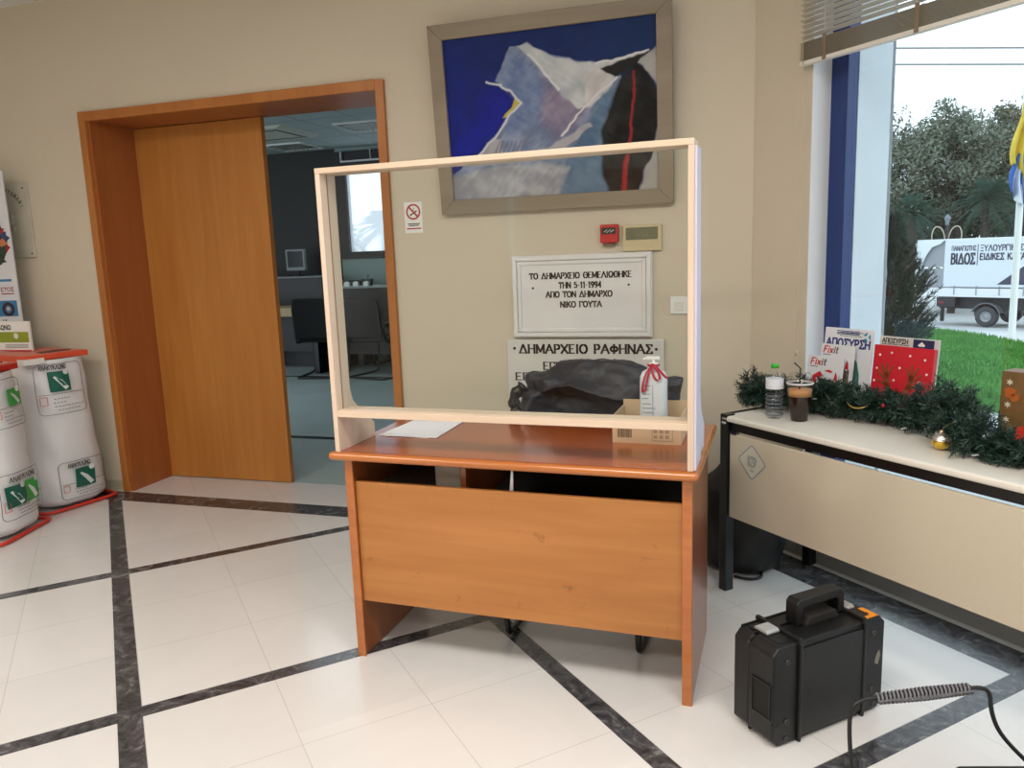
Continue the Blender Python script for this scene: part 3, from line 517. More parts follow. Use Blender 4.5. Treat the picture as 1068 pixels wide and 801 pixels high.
# display totem
TY = math.radians(8)
t = thing('display_panel', 'tall white poster display panel at the left edge behind the recycling bags', 'display', (-4.45, 3.80, 0), TY); MB().box(-.62, 0, -.02, -.008, 0, 2.07).build('panel', mat('poster_white', (214, 216, 222), .5), t, bevel=.002)
def pr(name, col, fn): b = MB(); fn(b); return b.build(name, mat(name+'_ink', col, .6), t)
pr('blue_stripe', (58, 120, 168), lambda b: rect(b, -.6, -.035, 1.39, 1.405, -.0202)); pr('blue_photo', (52, 118, 170), lambda b: rect(b, -.6, -.02, 1.17, 1.27, -.0202))
def dots(b):
    for x, z, r in ((-.085, 1.215, .045),): disc(b, x, z, r, -.0214, .0006, 18, r*.55)
pr('dark_ring', (44, 26, 34), dots); pr('photo_highlight', (208, 176, 150), lambda b: [disc(b, -.085, 1.218, .012, -.0222), disc(b, -.2, 1.2, .02, -.0214), disc(b, -.26, 1.24, .016, -.0214)])
pr('red_lettering', (150, 44, 60), lambda b: [text(b, 'ΕΤΟΣ', -.12, 1.33, .022, .09, .2, 0, -.0202), rect(b, -.12, -.03, 1.31, 1.317, -.0202)])
pr('black_lettering', (46, 46, 50), lambda b: [text(b, 'ile', -.14, 1.105, .045, .07, .16, 0, -.0202)])
cc = {'red': (176, 34, 50), 'blue': (52, 74, 110), 'green': (48, 66, 52), 'orange': (196, 120, 80), 'dark': (40, 36, 44)}
for nm, c_, L_ in (('green_figure', 'green', [(-.10, 1.74, .045), (-.075, 1.59, .04), (-.09, 1.53, .035)]), ('red_figure', 'red', [(-.075, 1.70, .035), (-.045, 1.60, .028), (-.15, 1.62, .05)]), ('blue_figure', 'blue', [(-.05, 1.66, .035), (-.16, 1.72, .04)]), ('orange_figure', 'orange', [(-.055, 1.63, .024), (-.18, 1.55, .03)]), ('dark_figure', 'dark', [(-.08, 1.645, .03), (-.13, 1.55, .04)])):
    pr(nm, cc[c_], lambda b: [b.prism([(x+r*(1+.3*math.sin(5*a_+x*90))*math.cos(a_), z+r*(1+.3*math.cos(3*a_+z*70))*math.sin(a_)) for a_ in np.linspace(0, 2*PI, 13)[:-1]], -.0215-.0002*len(nm), -.0202, 'xz') for x, z, r in L_])
# ------------------------------------------------------------------ recycling stands
M_bag = mat('bag_plastic', (222, 222, 224), .38, bump=.12, bscale=14); M_lid = mat('lid_red', (220, 84, 52), .42); M_lid2 = mat('lid_dark_red', (196, 40, 36), .42)
M_dg = mat('print_dark_green', (14, 92, 76), .5); M_lg = mat('print_light_green', (60, 162, 74), .5); M_lidtop = mat('lid_top_salmon', (222, 122, 98), .4)
def sm(x): x = max(0, min(1, x)); return x*x*(3-2*x)
def recycle(loc, ang, w, label, laybl, lidm, second, ztop=.955, dep=.48):
    t = thing('recycling_stand', label, 'recycling bin', loc, ang)
    # tube base loop and posts
    loop = [(-.02, -.05), (w+.0, -.05), (w+.01, .3), (w-.02, dep-.1), (.02, dep-.1), (-.03, .3)]
    p = [Vector((x, y, .014)) for x, y in loop]; q = []
    for i in range(len(p)):
        a_, b_, c_ = p[i-1], p[i], p[(i+1) % len(p)]; q += [b_+(a_-b_).normalized()*.05, b_+((a_-b_).normalized()+(c_-b_).normalized())*.012, b_+(c_-b_).normalized()*.05]
    MB().tube(q, .011, 8, closed=True).build('base_frame', M_red, t)
    for x in (.05, w-.05): MB().tube([(x, dep-.1, .02), (x, dep-.12, ztop-.03)], .011, 8).build('post', M_red, t)
    lt = MB().box(-.01, w-.06, -.015, dep-.03, ztop-.03, ztop+.002); lt.build('lid_rim', lidm, t, bevel=.004)
    MB().box(.01, w-.08, .01, dep-.05, ztop+.0022, ztop+.006).build('lid_top', M_lidtop, t)
    MB().prism([(w*.3, .05), (w*.7, .05), (w*.8, .12), (w*.66, .17), (w*.35, .15)], ztop+.0062, ztop+.0075, 'xy').build('lid_slot', mat('slot_dark', (92, 46, 40), .6), t)
    MB().box(w*.02-.03, w*.02+.09, -.035, .03, ztop-.045, ztop-.012).build('clip', mat('clip_white', (226, 222, 218), .5), t)
    def half(z): k = z/ztop; return (w*.5)*(.80+.24*sm(1-k)+.03*math.sin(9*k))*(1-.35*sm(1-k/.07))
    cx = w*.47
    def front(u, z):
        k = z/ztop; x = (u-cx)/(w*.5); return .0-.03*math.cos(min(1, abs(x))*PI/2)*(1+.8*math.sin(k*PI))-.02*sm(1-k)+.05*sm(1-k/.06)+.006*math.sin(u*38+z*9)*math.sin(z*11+u*7)
    b = MB(); nu, nv = 40, 46
    def fs(i, j):
        z = .03+(ztop-.06)*j; h_ = half(z); ph = i*2*PI
        cxx = math.copysign(abs(math.cos(ph))**.55, math.cos(ph)); syy = math.copysign(abs(math.sin(ph))**.7, math.sin(ph))
        x = cx+h_*cxx; yc = .17; y = yc+(.17)*syy
        if syy < 0: y = yc+(yc-front(x, z))*syy
        return (x, y+.005*math.sin(z*25+ph*3), z)
    b.grid(fs, nu, nv); bag = b.build('bag', M_bag, t)
    b2 = MB(); b2.add([fs(i/nu, 0) for i in range(nu)], [tuple(range(nu-1, -1, -1))]); b2.build('bag_bottom', M_bag, bag)
    def on(x, y, z): return (x, front(x, z)-.0105+y-.001, z)
    def tess(mb):   # split long thin prints so that they follow the bag
        return mb
    def printed(name, m, fn): b = MB(); fn(b); return b.build(name, m, bag, fn=on)
    def panel(b, x0, x1, z0, z1):
        q = rrect(x0, x1, z0, z1, .03, 4); qq = []
        for i in range(len(q)):
            a_, c_ = q[i], q[(i+1) % len(q)]; n_ = max(1, int(math.hypot(c_[0]-a_[0], c_[1]-a_[1])/.03)); qq += [(a_[0]+(c_[0]-a_[0])*k/n_, a_[1]+(c_[1]-a_[1])*k/n_) for k in range(n_)]
        outline(b, qq, .003, 0)
    def grey(b):
        for (x0, x1, z0, z1) in laybl['panels']:
            panel(b, x0, x1, z0, z1); hh = z1-z0
            for k, (fa, fb) in enumerate(((.3, .62), (.28, .55), (.3, .9), (.35, .8))):
                zz = z0+hh*(.30-.075*k)
                for s_ in np.arange(x0+(x1-x0)*fa, x0+(x1-x0)*fb, .02): rect(b, s_, s_+.013, zz, zz+.0035, 0)
            for s_ in np.arange(x0+.01, x1-.01, .02): rect(b, s_, s_+.02, z0+hh*.40, z0+hh*.40+.0025, 0)
    printed('print_outline', M_inkgrey, grey)
    def words(b):
        for (x, z, ww) in laybl['words']: text(b, 'ΑΝΑΚΥΚΛΩΝΩ', x, z, .027, ww, .12)
    printed('print_lettering', M_ink, words)
    def sq(lst):
        def f(b):
            for (x0, x1, z0, z1) in lst:
                n_ = 6
                for i in range(n_):
                    for j in range(n_): rect(b, x0+(x1-x0)*i/n_, x0+(x1-x0)*(i+1)/n_, z0+(z1-z0)*j/n_, z0+(z1-z0)*(j+1)/n_, 0, .0006)
        return f
    for q_ in laybl['dark']: printed('print_dark_square', M_dg, sq([q_]))
    for q_ in laybl['light']: printed('print_light_square', M_lg, sq([q_]))
    def bott(b):
        for (x0, x1, z0, z1) in laybl['dark']+laybl['light']:
            w_ = x1-x0; h_ = z1-z0
            b.prism([(x0+w_*.22, z0+h_*.72), (x0+w_*.30, z0+h_*.77), (x0+w_*.62, z0+h_*.55), (x0+w_*.9, z0+h_*.16), (x0+w_*.72, z0+h_*.04), (x0+w_*.46, z0+h_*.42)], -.0016, 0, 'xz'); disc(b, x1-w_*.15, z1-h_*.06, w_*.14, -.0, .0016, 14)
    printed('print_bottle', mat('print_white', (216, 224, 222), .5), bott)
    def redsq(b):
        for (x0, x1, z0, z1) in laybl['panels']: outline(b, [(x0+.015, z0+(z1-z0)*.2), (x0+.05, z0+(z1-z0)*.2), (x0+.05, z0+(z1-z0)*.36), (x0+.015, z0+(z1-z0)*.36)], .003, 0)
    printed('print_red_mark', mat('print_red', (206, 80, 76), .5), redsq)
    return t
A1 = (-4.05, 3.40, 0); ang1 = math.atan2(.43, .10)
recycle((-4.045, 3.41, 0), ang1, .44, 'white recycling bag on a red stand with orange lid beside the door casing', dict(panels=[(.03, .30, .60, .90), (.08, .37, .07, .30)], words=[(.06, .868, .15), (.13, .262, .14)], dark=[(.10, .22, .735, .855), (.17, .295, .13, .25)], light=[]), M_lid, False)
ang2 = math.atan2(.36, -.10)
recycle((-3.855, 2.93, 0), ang2, .42, 'white recycling bag at the left frame edge with two green squares near its bottom', dict(panels=[(.06, .30, .62, .88), (.03, .35, .12, .37)], words=[(.09, .325, .2)], dark=[(.06, .185, .185, .305)], light=[(.195, .31, .185, .305), (.18, .30, .73, .82)]), M_lid2, True, ztop=.945)
# strap between stands is the white flap of bag one
t = thing('leaflet_box', 'white and green printed cardboard box standing on the orange lid', 'box', (-4.24, 3.66, .963), .03); MB().box(-.36, 0, -.02, -.002, 0, .185).build('body', M_white, t, bevel=.002)
b = MB(); rect(b, -.36, -.008, .055, .12, -.0201); b.build('green_band', mat('lime_print', (142, 158, 44), .5), t); b = MB(); text(b, 'ΝΑΚΥΚΛΩΝΩ', -.36, .135, .026, .22, .2, 0, -.0201); b.build('lettering', M_ink, t)
b = MB(); rect(b, -.36, -.0, -.0, .008, -.0201); text(b, 'Ε', -.3, .022, .018, .05, .25, 0, -.0201); b.build('red_line', mat('line_red', (200, 52, 60), .5), t); b = MB(); b.prism([(-.29, .125), (-.262, .12), (-.235, .062), (-.27, .07)], -.0225, -.0201, 'xz'); disc(b, -.105, .095, .018, -.0211, .001, 16); b.build('white_mark', MATS['print_white'], t)
b = MB(); [rect(b, -.2, -.02, z, z+.003, -.0201) for z in (.022, .03, .038)]; b.build('small_print', M_inkgrey, t)
# ------------------------------------------------------------------ desk (local frame)
DR = math.radians(-1.9); D0 = Vector((-.169, 2.322, 0)); Mz = Matrix.Rotation(DR, 4, 'Z')
def dp(x, y, z=0): return tuple(D0+(Mz@Vector((x, y, z))))
desk = thing('desk', 'cherry wood desk with scuffed front panel in the middle of the hall', 'desk', dp(0, 0), DR)
DT = .785
prof = rrect(-.031, .635, DT-.03, DT, .012, 4)
b = MB(); b.prism(prof, -1.238, .012, 'yz'); b.build('desktop', M_desktop, desk)
b = MB(); b.tube([(-1.236, -.031, DT-.015), (.010, -.031, DT-.015)], .0148, 14); b.tube([(.011, -.031, DT-.015), (.011, .635, DT-.015)], .0148, 14); b.tube([(-1.237, -.031, DT-.015), (-1.237, .635, DT-.015)], .0148, 14)
for x in (-1.237, .011): b.lathe([(0, .0148), (.0075, .0128), (.0128, .0075), (.0148, 0), (.0128, -.0075), (.0075, -.0128), (0, -.0148)], 12, (x, -.031, DT-.015))
b.build('edge_moulding', M_edge, desk)
for x0 in (-1.21, -.028): MB().box(x0, x0+.03, 0, .53, 0, DT-.03).build('side_panel', M_deskside, desk, bevel=.005, seg=3)
for x0 in (-1.211, -.029): MB().prism(rrect(x0, x0+.032, -.004, .004, .003, 2), .0, DT-.03, 'xy').build('front_edging', M_edge, desk)
MB().box(-1.18, -.028, .012, .03, .214, .667).build('modesty_panel', M_desk, desk, bevel=.002)
b = MB(); b.box(-1.18, -.80, .10, .50, .60, .615); b.box(-1.18, -.80, .49, .50, .615, .752); b.build('drawer_box', mat('drawer_grey', (120, 116, 106), .6), desk)
MB().box(-.80, -.78, .08, .50, .56, .752).build('drawer_divider', M_deskside, desk); MB().box(-1.18, -.03, .505, .52, .30, .755).build('slot_dark_backing', M_black, desk); MB().box(-.9, -.805, .09, .1, .615, .75).build('drawer_front', mat('drawer_grey2', (150, 146, 136), .6), desk)  # tall black board added to stand for the darkness in the slot
o = MB().prism([(-.013, 0), (.004, 0), (.008, .12), (.003, .15)], -.001, .001, 'xz').build('folded_paper', M_paper); o.location = dp(-.60, .045, .6); o.location.z = .60; tag(o, 'small white folded paper showing in the dark slot under the desktop', 'paper')
o2 = MB().box(-.78, -.03, .032, .16, .585, .60).build('shelf', M_black, desk)
# screen guard
g = thing('screen_guard', 'pale pine protective screen with clear acrylic pane standing on the desk', 'protective screen', dp(-.608, 0, DT), DR)
gx0, gx1 = -.617, .616
sidep = [(-.030, 0), (.225, 0), (.222, .055), (.115, .135), (.082, .165), (.066, .21), (.066, .948), (-.030, .948)]
MB().prism(sidep, gx0, gx0+.018, 'yz').build('side_board', M_pinev, g, bevel=.0015); MB().prism(sidep, gx1-.018, gx1, 'yz').build('side_board', M_pinev, g, bevel=.0015)
sp2 = [(-.026, .003), (.12, .003), (.14, .06), (.16, .02), (.223, .02), (.232, .09), (.13, .16), (.098, .22), (.085, .946), (-.024, .946)]
MB().prism(sp2, gx1, gx1+.007, 'yz').build('backing_film', mat('lilac_film', (206, 204, 222), .5), g)
MB().box(gx0, gx1, -.031, .066, .948, .966-.018+.018).build('top_board', M_pine, g, bevel=.0015); MB().box(gx0+.018, gx1-.018, -.03, .066, .125, .147).build('bottom_rail', M_pine, g, bevel=.0015)
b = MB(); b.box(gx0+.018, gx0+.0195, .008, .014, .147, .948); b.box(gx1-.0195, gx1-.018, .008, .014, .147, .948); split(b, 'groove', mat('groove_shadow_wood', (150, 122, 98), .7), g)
MB().box(gx0+.019, gx1-.019, .009, .013, .1475, .9475).build('acrylic_pane', M_acr, g)
# papers
for k, (x, y, r_) in enumerate(((-1.08, .37, -.06), (-1.06, .365, .03))):
    o = MB().prism([(-.105, -.148), (.105, -.148), (.105, .148), (-.105, .148)], 0, .0012, 'xy').build('paper_sheet', M_paper); o.location = dp(x, y, DT+.0003+k*.0014); o.location.z = DT+.0003+k*.0014; o.rotation_euler.z = DR+r_
    tag(o, ('lower white sheet of the two on the desktop left, mostly covered' if k == 0 else 'upper white sheet of the two on the desktop left'), 'paper', 'paper sheets on the desk')
# carton
bx = thing('carton_box', 'low open cardboard box with barcode on the desk right side', 'box', dp(-.185, .39, DT), DR)
w_, d_, h_ = .118, .105, .095
b = MB(); b.box(-w_, w_, -d_, -d_+.004, 0, .088); b.box(-w_, w_, d_-.004, d_, 0, .115); b.box(-w_, -w_+.004, -d_+.004, d_-.004, 0, .095); b.box(w_-.004, w_, -d_+.004, d_-.004, 0, .095); b.box(-w_+.004, w_-.004, -d_+.004, d_-.004, 0, .004); b.build('body', M_card, bx)
b = MB(); x_ = -.1
for wd in (1, 2, 1, 1, 3, 1, 2, 1, 1, 2, 3, 1, 1, 2): rect(b, x_, x_+wd*.0013, .02, .05, -d_-.0001); x_ += wd*.0013+.0016
b.build('barcode', mat('barcode_ink', (104, 84, 66), .7), bx)
b = MB(); outline(b, [(.02, .012), (.09, .012), (.09, .055), (.02, .055)], .002, -d_-.0001); [rect(b, .025+.02*k, .038+.02*k, z, z+.012, -d_-.0001, .0005) for k in range(3) for z in (.02, .038)]; b.build('printed_marks', mat('carton_print', (160, 138, 116), .7), bx)
# sanitiser bottle with ribbon
sb = thing('sanitiser_bottle', 'tall white pump bottle tied with a red ribbon standing in the carton', 'bottle', dp(-.175, .39, DT+.0045), DR)
b = MB(); P_ = [(rrect(-.045, .045, -.03, .03, .015, 4))]
def lev(sx, z): return [(x*sx, y*sx, z) for x, y in rrect(-.047, .047, -.032, .032, .02, 4)]
rings = [lev(.93, 0), lev(1, .01), lev(1, .195), lev(.96, .215), lev(.8, .232), lev(.45, .242), lev(.33, .25)]; n_ = len(rings[0]); V = [p for r_ in rings for p in r_]
b.add(V, [(i*n_+k, i*n_+(k+1) % n_, (i+1)*n_+(k+1) % n_, (i+1)*n_+k) for i in range(len(rings)-1) for k in range(n_)]+[tuple(range(n_-1, -1, -1)), tuple(range((len(rings)-1)*n_, len(rings)*n_))], True); b.build('body', mat('bottle_milky', (214, 220, 228), .35), sb)
b = MB(); b.lathe([(.017, .25), (.017, .262), (.006, .264), (.006, .278), (.0, .278)], 14); b.box(-.026, .022, -.008, .008, .276, .286); b.tube([(-.018, 0, .28), (-.036, 0, .276)], .004, 6); b.build('pump', M_white, sb, bevel=.001)
b = MB(); [rect(b, -.034, -.034+l_, z, z+.003, -.0331, .0005) for z, l_ in ((.185, .03), (.17, .022), (.155, .028), (.14, .02), (.12, .03), (.105, .045), (.09, .04), (.075, .045), (.06, .03))]; rect(b, .001, .003, .05, .19, -.0331, .0004); b.build('label_print', mat('label_grey', (150, 158, 170), .6), sb)
M_rib = mat('red_ribbon', (184, 34, 66), .5)
def ribbon(pts, w=.0075):
    b = MB(); p = smoothpath(pts, 2)
    V = []; 
    for q in p: V += [(q.x-w*.5, q.y, q.z-w*.25), (q.x+w*.5, q.y-.0015, q.z+w*.25)]
    b.add(V, [(2*i, 2*i+1, 2*i+3, 2*i+2) for i in range(len(p)-1)], True); o = b.build('ribbon', M_rib, sb); s_ = o.modifiers.new('s', 'SOLIDIFY'); s_.thickness = .001
ribbon([(-.005, -.028, .255), (-.022, -.037, .23), (-.032, -.04, .19), (-.034, -.04, .165), (-.024, -.04, .165), (-.018, -.04, .20), (-.008, -.032, .25)])
ribbon([(-.002, -.028, .255), (.004, -.04, .225), (.018, -.042, .205), (.03, -.042, .212), (.024, -.04, .235), (.004, -.03, .257)])
ribbon([(.002, -.026, .262), (.026, -.036, .245), (.042, -.04, .225), (.054, -.036, .215)])
b = MB(); b.tube([(math.cos(k/12*2*PI)*.019, math.sin(k/12*2*PI)*.019, .256) for k in range(12)], .004, 6, closed=True); b.lathe([(0, .008), (.008, .004), (.009, 0), (0, -.008)], 8, (0, -.024, .258)); b.build('ribbon_knot', M_rib, sb)
# chair behind the desk and jacket
ch = cantilever('visitor_chair', 'black tube framed chair pushed in behind the desk under the jacket', 'chair', (-.605, 2.88, 0), DR-.02, M_grey, .90, .25)
M_jack = mat('black_leather_jacket', (40, 46, 56), .5, bump=.3, bscale=40)
def jacket():
    rows = [[(75, 145, .02), (130, 140, .03), (210, 135, .04), (285, 62, .02), (400, 56, .03), (540, 46, .03), (690, 60, .03), (805, 96, .02), (850, 150, .03), (930, 162, .02), (1018, 158, 0)],
            [(85, 185, .05), (150, 165, .09), (230, 155, .11), (300, 150, .10), (400, 150, .09), (540, 160, .08), (680, 175, .08), (790, 190, .07), (850, 215, .06), (930, 200, .05), (1014, 200, .02)],
            [(95, 225, .04), (160, 230, .08), (230, 240, .12), (300, 200, .14), (400, 180, .15), (540, 235, .14), (640, 265, .13), (720, 290, .11), (850, 270, .05), (930, 240, .03), (1008, 245, .01)],
            [(85, 260, .06), (150, 265, .12), (240, 262, .10), (300, 268, .06), (410, 272, .06), (570, 335, .08), (640, 310, .09), (700, 302, .08), (850, 290, .03), (935, 290, .02), (1002, 297, 0)],
            [(45, 350, .06), (120, 350, .13), (215, 350, .07), (300, 360, .06), (410, 370, .055), (560, 372, .05), (610, 372, .05), (670, 335, .04), (850, 320, .0), (920, 305, -.0), (992, 305, -.01)],
            [(60, 560, .04), (130, 600, .08), (220, 590, .06), (300, 600, .05), (410, 590, .05), (560, 600, .04), (620, 580, .03), (690, 400, .02), (850, 345, -.01), (920, 325, -.01), (985, 318, -.02)]]
    def P(c, back=0):
        px, py = 540+c[0]/5.933, 370+c[1]/5.933; return ((-.95+(px-548)*.00417)+.605, -(c[2]) if not back else .045, .993-(py-380)*.00386)
    nr, nc = len(rows), len(rows[0]); V = [P(c) for r in rows for c in r]+[P(c, 1) for r in rows for c in r]; N_ = nr*nc; F = []
    for r in range(nr-1):
        for c in range(nc-1):
            a = r*nc+c; F.append((a, a+nc, a+nc+1, a+1)); F.append((a+N_, a+N_+1, a+N_+nc+1, a+N_+nc))
    for c in range(nc-1): F.append((c, c+1, c+1+N_, c+N_)); a = (nr-1)*nc+c; F.append((a, a+N_, a+N_+1, a+1))
    for r in range(nr-1): a = r*nc; F.append((a, a+N_, a+N_+nc, a+nc)); a = r*nc+nc-1; F.append((a, a+nc, a+nc+N_, a+N_))
    t = thing('jacket', 'black leather jacket draped over the chair behind the desk', 'jacket', (-.605, 3.155, 0), DR)
    b = MB(); b.add(V, F, True); o = b.build('body', M_jack, t); cr = o.data.attributes.new('crease_edge', 'FLOAT', 'EDGE'); cr.data.foreach_set('value', [.55+.3*((k*7)%5)/4 for k in range(len(o.data.edges))]); m_ = o.modifiers.new('s', 'SUBSURF'); m_.levels = 3; m_.render_levels = 3
    tx = bpy.data.textures.new('folds', 'CLOUDS'); tx.noise_scale = .05; d_ = o.modifiers.new('d', 'DISPLACE'); d_.texture = tx; d_.strength = .022; d_.mid_level = .5
    p = smoothpath([(-.30, -.12, .905), (-.345, -.13, .86), (-.335, -.13, .80)], 2); MB().tube(p, [.024+.005*math.sin(k*1.9) for k in range(len(p))], 10).build('sleeve', mat('shiny_black', (26, 27, 30), .25, bump=.6, bscale=30), t)
jacket()
# ------------------------------------------------------------------ side table under the window
def wthing(name, label, cat, s, tt, z=0, extra=0, group=None): return thing(name, label, cat, wp(s, tt, z), WR+extra, group)
M_lam = mat('cream_laminate', (206, 196, 176), .42, noise=.02, nscale=2); M_lamtop = mat('cream_top', (226, 222, 212), .38)
T = wthing('side_table', 'long cream laminate table with black frame under the window', 'table', .405, -.57)
TL = 2.6; TZ = .762
b = MB(); b.prism(rrect(.0, .548, TZ-.024, TZ, .008, 3), .012, TL, 'yz'); b.build('tabletop', M_lamtop, T)
b = MB(); b.box(.03, TL-.03, .02, .045, TZ-.062, TZ-.0245); b.box(.03, TL-.03, .50, .525, TZ-.062, TZ-.0245); split(b, 'apron_rail', M_blackm, T)
for x in (0, TL-.04):
    b = MB(); b.box(x, x+.04, 0, .045, 0, TZ+.006) if x == 0 else b.box(x, x+.04, 0.002, .045, 0, TZ-.0245); b.build('leg', M_blackm, T, bevel=.003)
    b = MB(); b.box(x, x+.04, .50, .548, 0, TZ-.0); b.build('leg', M_blackm, T, bevel=.003)
b = MB(); b.box(0, .012, .045, .50, TZ-.06, TZ+.006); b.build('end_bar', M_blackm, T, bevel=.003)
MB().box(.045, TL-.05, .012, .028, .333, TZ-.0715).build('modesty_panel', M_lam, T, bevel=.002)
M_alu = mat('aluminium', (214, 218, 226), .25, metal=.6)
[MB().box(x, x+.03, .012, .03, TZ-.077, TZ-.062).build('bracket', M_blackm, T) for x in (.05, 2.4)]
b = MB(); b.lathe([(0, .002), (.008, .002), (.01, 0)], 12); o = b.build('badge', M_alu, T); o.rotation_euler.x = PI/2; o.location = (.02, .0, TZ-.03); o.scale = (1.3, .6, 1)
b = MB(); q = [(.166, .666), (.094, .600), (.172, .523), (.245, .598)]
q = []; cx_, cz_ = .170, .597
for cr in range(4):
    a0 = 45+90*cr; ccx, ccz = [(0, .052), (-.056, 0), (0, -.056), (.056, 0)][cr]
    for k in range(4): t_ = math.radians(a0+90*k/3); q.append((cx_+ccx+.013*math.cos(t_), cz_+ccz+.013*math.sin(t_)))
st_ = MB().prism(q, .0105, .0119, 'xz').build('sticker', mat('sticker_pale', (206, 202, 188), .5), T)
b = MB(); outline(b, q, .004, .0104); b.build('sticker_outline', mat('sticker_blue', (134, 150, 160), .5), st_)
b = MB(); [disc(b, cx_+x, cz_+z, r_, .0104, .0006, 12, r_*.6) for x, z, r_ in ((0, .0, .024), (-.012, -.012, .012), (.012, .008, .014), (-.004, -.036, .006), (.008, -.036, .005), (-.018, .016, .008))]; b.build('sticker_figure', mat('sticker_grey', (160, 168, 160), .5), st_)
# black bag in the corner
bg = thing('rubbish_bag', 'black slumped bag in the corner beneath the left end of the side table', 'bag', (-.045, 3.50, 0), -.3)
def fb(i, j):
    ph = i*2*PI; z = .004+.50*j; r_ = (.135+.05*math.sin(min(1, j*1.15)*PI*.9))*(1-.55*sm((j-.72)/.28)); k = 1+.05*math.sin(5*ph+9*j)+.03*math.sin(11*ph-14*j); k *= (1-.25*sm(1-j/.05))
    return (r_*k*math.cos(ph)*1.15, r_*k*math.sin(ph)*.85, z)
b = MB(); b.grid(fb, 36, 26); b.add([fb(i/36, 0) for i in range(36)], [tuple(range(35, -1, -1))]); b.add([fb(i/36, 1) for i in range(36)], [tuple(range(36))]); b.build('sack', mat('bin_bag', (8, 8, 9), .5), bg)
cb = MB(); cb.tube(smoothpath([(-.06, 3.36, .008), (.0, 3.335, .008), (.06, 3.37, .008), (.05, 3.44, .008), (.13, 3.52, .008)], 3), .006, 8); o = cb.build('floor_cable', M_black); tag(o, 'thin black cable lying on the floor behind the table leg', 'cable')
# bottle of water
M_clear = glassy('clear_plastic', (.975, .985, .99))
wb = wthing('water_bottle', 'clear ribbed water bottle with green cap beside the coffee cup', 'bottle', .572, -.44, TZ)
pf = [(0, .002), (.028, 0), (.033, .006)]
for k in range(7): z = .012+k*.0155; pf += [(.034, z), (.034, z+.007), (.031, z+.0095), (.031, z+.012)]
pf += [(.0335, .125), (.034, .155), (.033, .168), (.028, .182), (.018, .194), (.013, .200), (.0125, .207)]
MB().lathe(pf, 28).build('body', M_clear, wb); MB().lathe([(.0345, .120), (.0347, .121), (.0347, .160), (.0345, .161)], 28).build('label', mat('label_white', (226, 228, 236), .5), wb)
MB().lathe([(.0, .218), (.014, .218), (.0155, .215), (.0155, .202), (.0, .202)], 20).build('cap', mat('green_cap', (62, 186, 62), .4), wb)
b = MB(); [b.lathe([(.0342, z), (.0345, z+.001), (.0345, z+.005), (.0342, z+.006)], 24) for z in (.0125, .0285, .044, .0595, .075, .0905)]; b.build('rib_band', mat('rib_dark', (96, 102, 112), .3), wb)
# coffee
cf = wthing('coffee_cup', 'clear plastic cup of iced coffee with black straw and domed lid', 'cup', .668, -.405, TZ)
MB().lathe([(0, .001), (.030, .001), (.0315, .004), (.0435, .098), (.0435, .099), (0, .099)], 28).build('coffee', mat('coffee', (40, 22, 16), .2), cf); MB().lathe([(0, .0995), (.0437, .0995), (.046, .126), (0, .126)], 28).build('foam', mat('coffee_foam', (190, 138, 90), .6, noise=.1, nscale=40), cf)
MB().lathe([(.031, 0), (.0325, .002), (.0445, .098), (.048, .146), (.050, .148), (.050, .152), (.047, .153), (.045, .175), (.035, .190), (.012, .194)], 28).build('cup_shell', glassy('cup_plastic', (.985, .985, .985), .05), cf)
MB().tube([(-.002, 0, .11), (.0, 0, .208), (-.03, 0, .226)], .0032, 8).build('straw', M_black, cf)
MB().lathe([(.0495, .146), (.0515, .148), (.0515, .152), (.0495, .154)], 28).build('lid_rim', mat('lid_plastic', (210, 208, 206), .3), cf)
# boards / leaflets / red card
def board(name, label, cat, s, tt, w_, h_, lean, m, rot=0, th=.006, z=TZ):
    t = wthing(name, label, cat, s, tt, z+.001, rot); t.rotation_euler.x = -lean; MB().box(0, w_, 0, th, 0, h_).build('sheet', m, t, bevel=.001); return t
def add(t, name, m, fn): b = MB(); fn(b); return b.build(name, m, t)
M_pb = mat('poster_paper', (222, 226, 232), .5); M_txtb = mat('navy_ink', (42, 58, 128), .5); M_teal = mat('teal_ink', (30, 140, 176), .5)
t = board('poster_board', 'white notice board with blue lettering leaning against the window frame', 'notice', .505, -.11, .235, .335, .10, M_pb)
add(t, 'lettering', M_txtb, lambda b: [text(b, 'ΑΠΟΣΥΡΣΗ', .012, .258, .032, .21, .22), rect(b, .205, .222, .245, .29, 0) if False else None, [rect(b, .06+.0, .17, z, z+.003, -.0002) for z in (.322, .315, .31)]][0])
add(t, 'heading', M_inkgrey, lambda b: [rect(b, x, x+.018, z, z+.0022, -.0002) for z, x0 in ((.318, .08), (.309, .062), (.303, .075)) for x in np.arange(x0, .17, .022)])
add(t, 'logo', M_teal, lambda b: [b.prism([(.205+.02*math.cos(math.radians(a)), .305+.02*math.sin(math.radians(a))), (.205+.02*math.cos(math.radians(a+70)), .305+.02*math.sin(math.radians(a+70))), (.205+.008*math.cos(math.radians(a+60)), .305+.008*math.sin(math.radians(a+60))), (.205+.008*math.cos(math.radians(a+10)), .305+.008*math.sin(math.radians(a+10)))], -.001, -.0002, 'xz') for a in (90, 210, 330)])
add(t, 'green_picture', mat('picture_green', (74, 122, 112), .6), lambda b: b.prism([(.14, .07), (.19, .08), (.185, .15), (.17, .2), (.155, .215), (.15, .16)], -.001, -.0002, 'xz'))
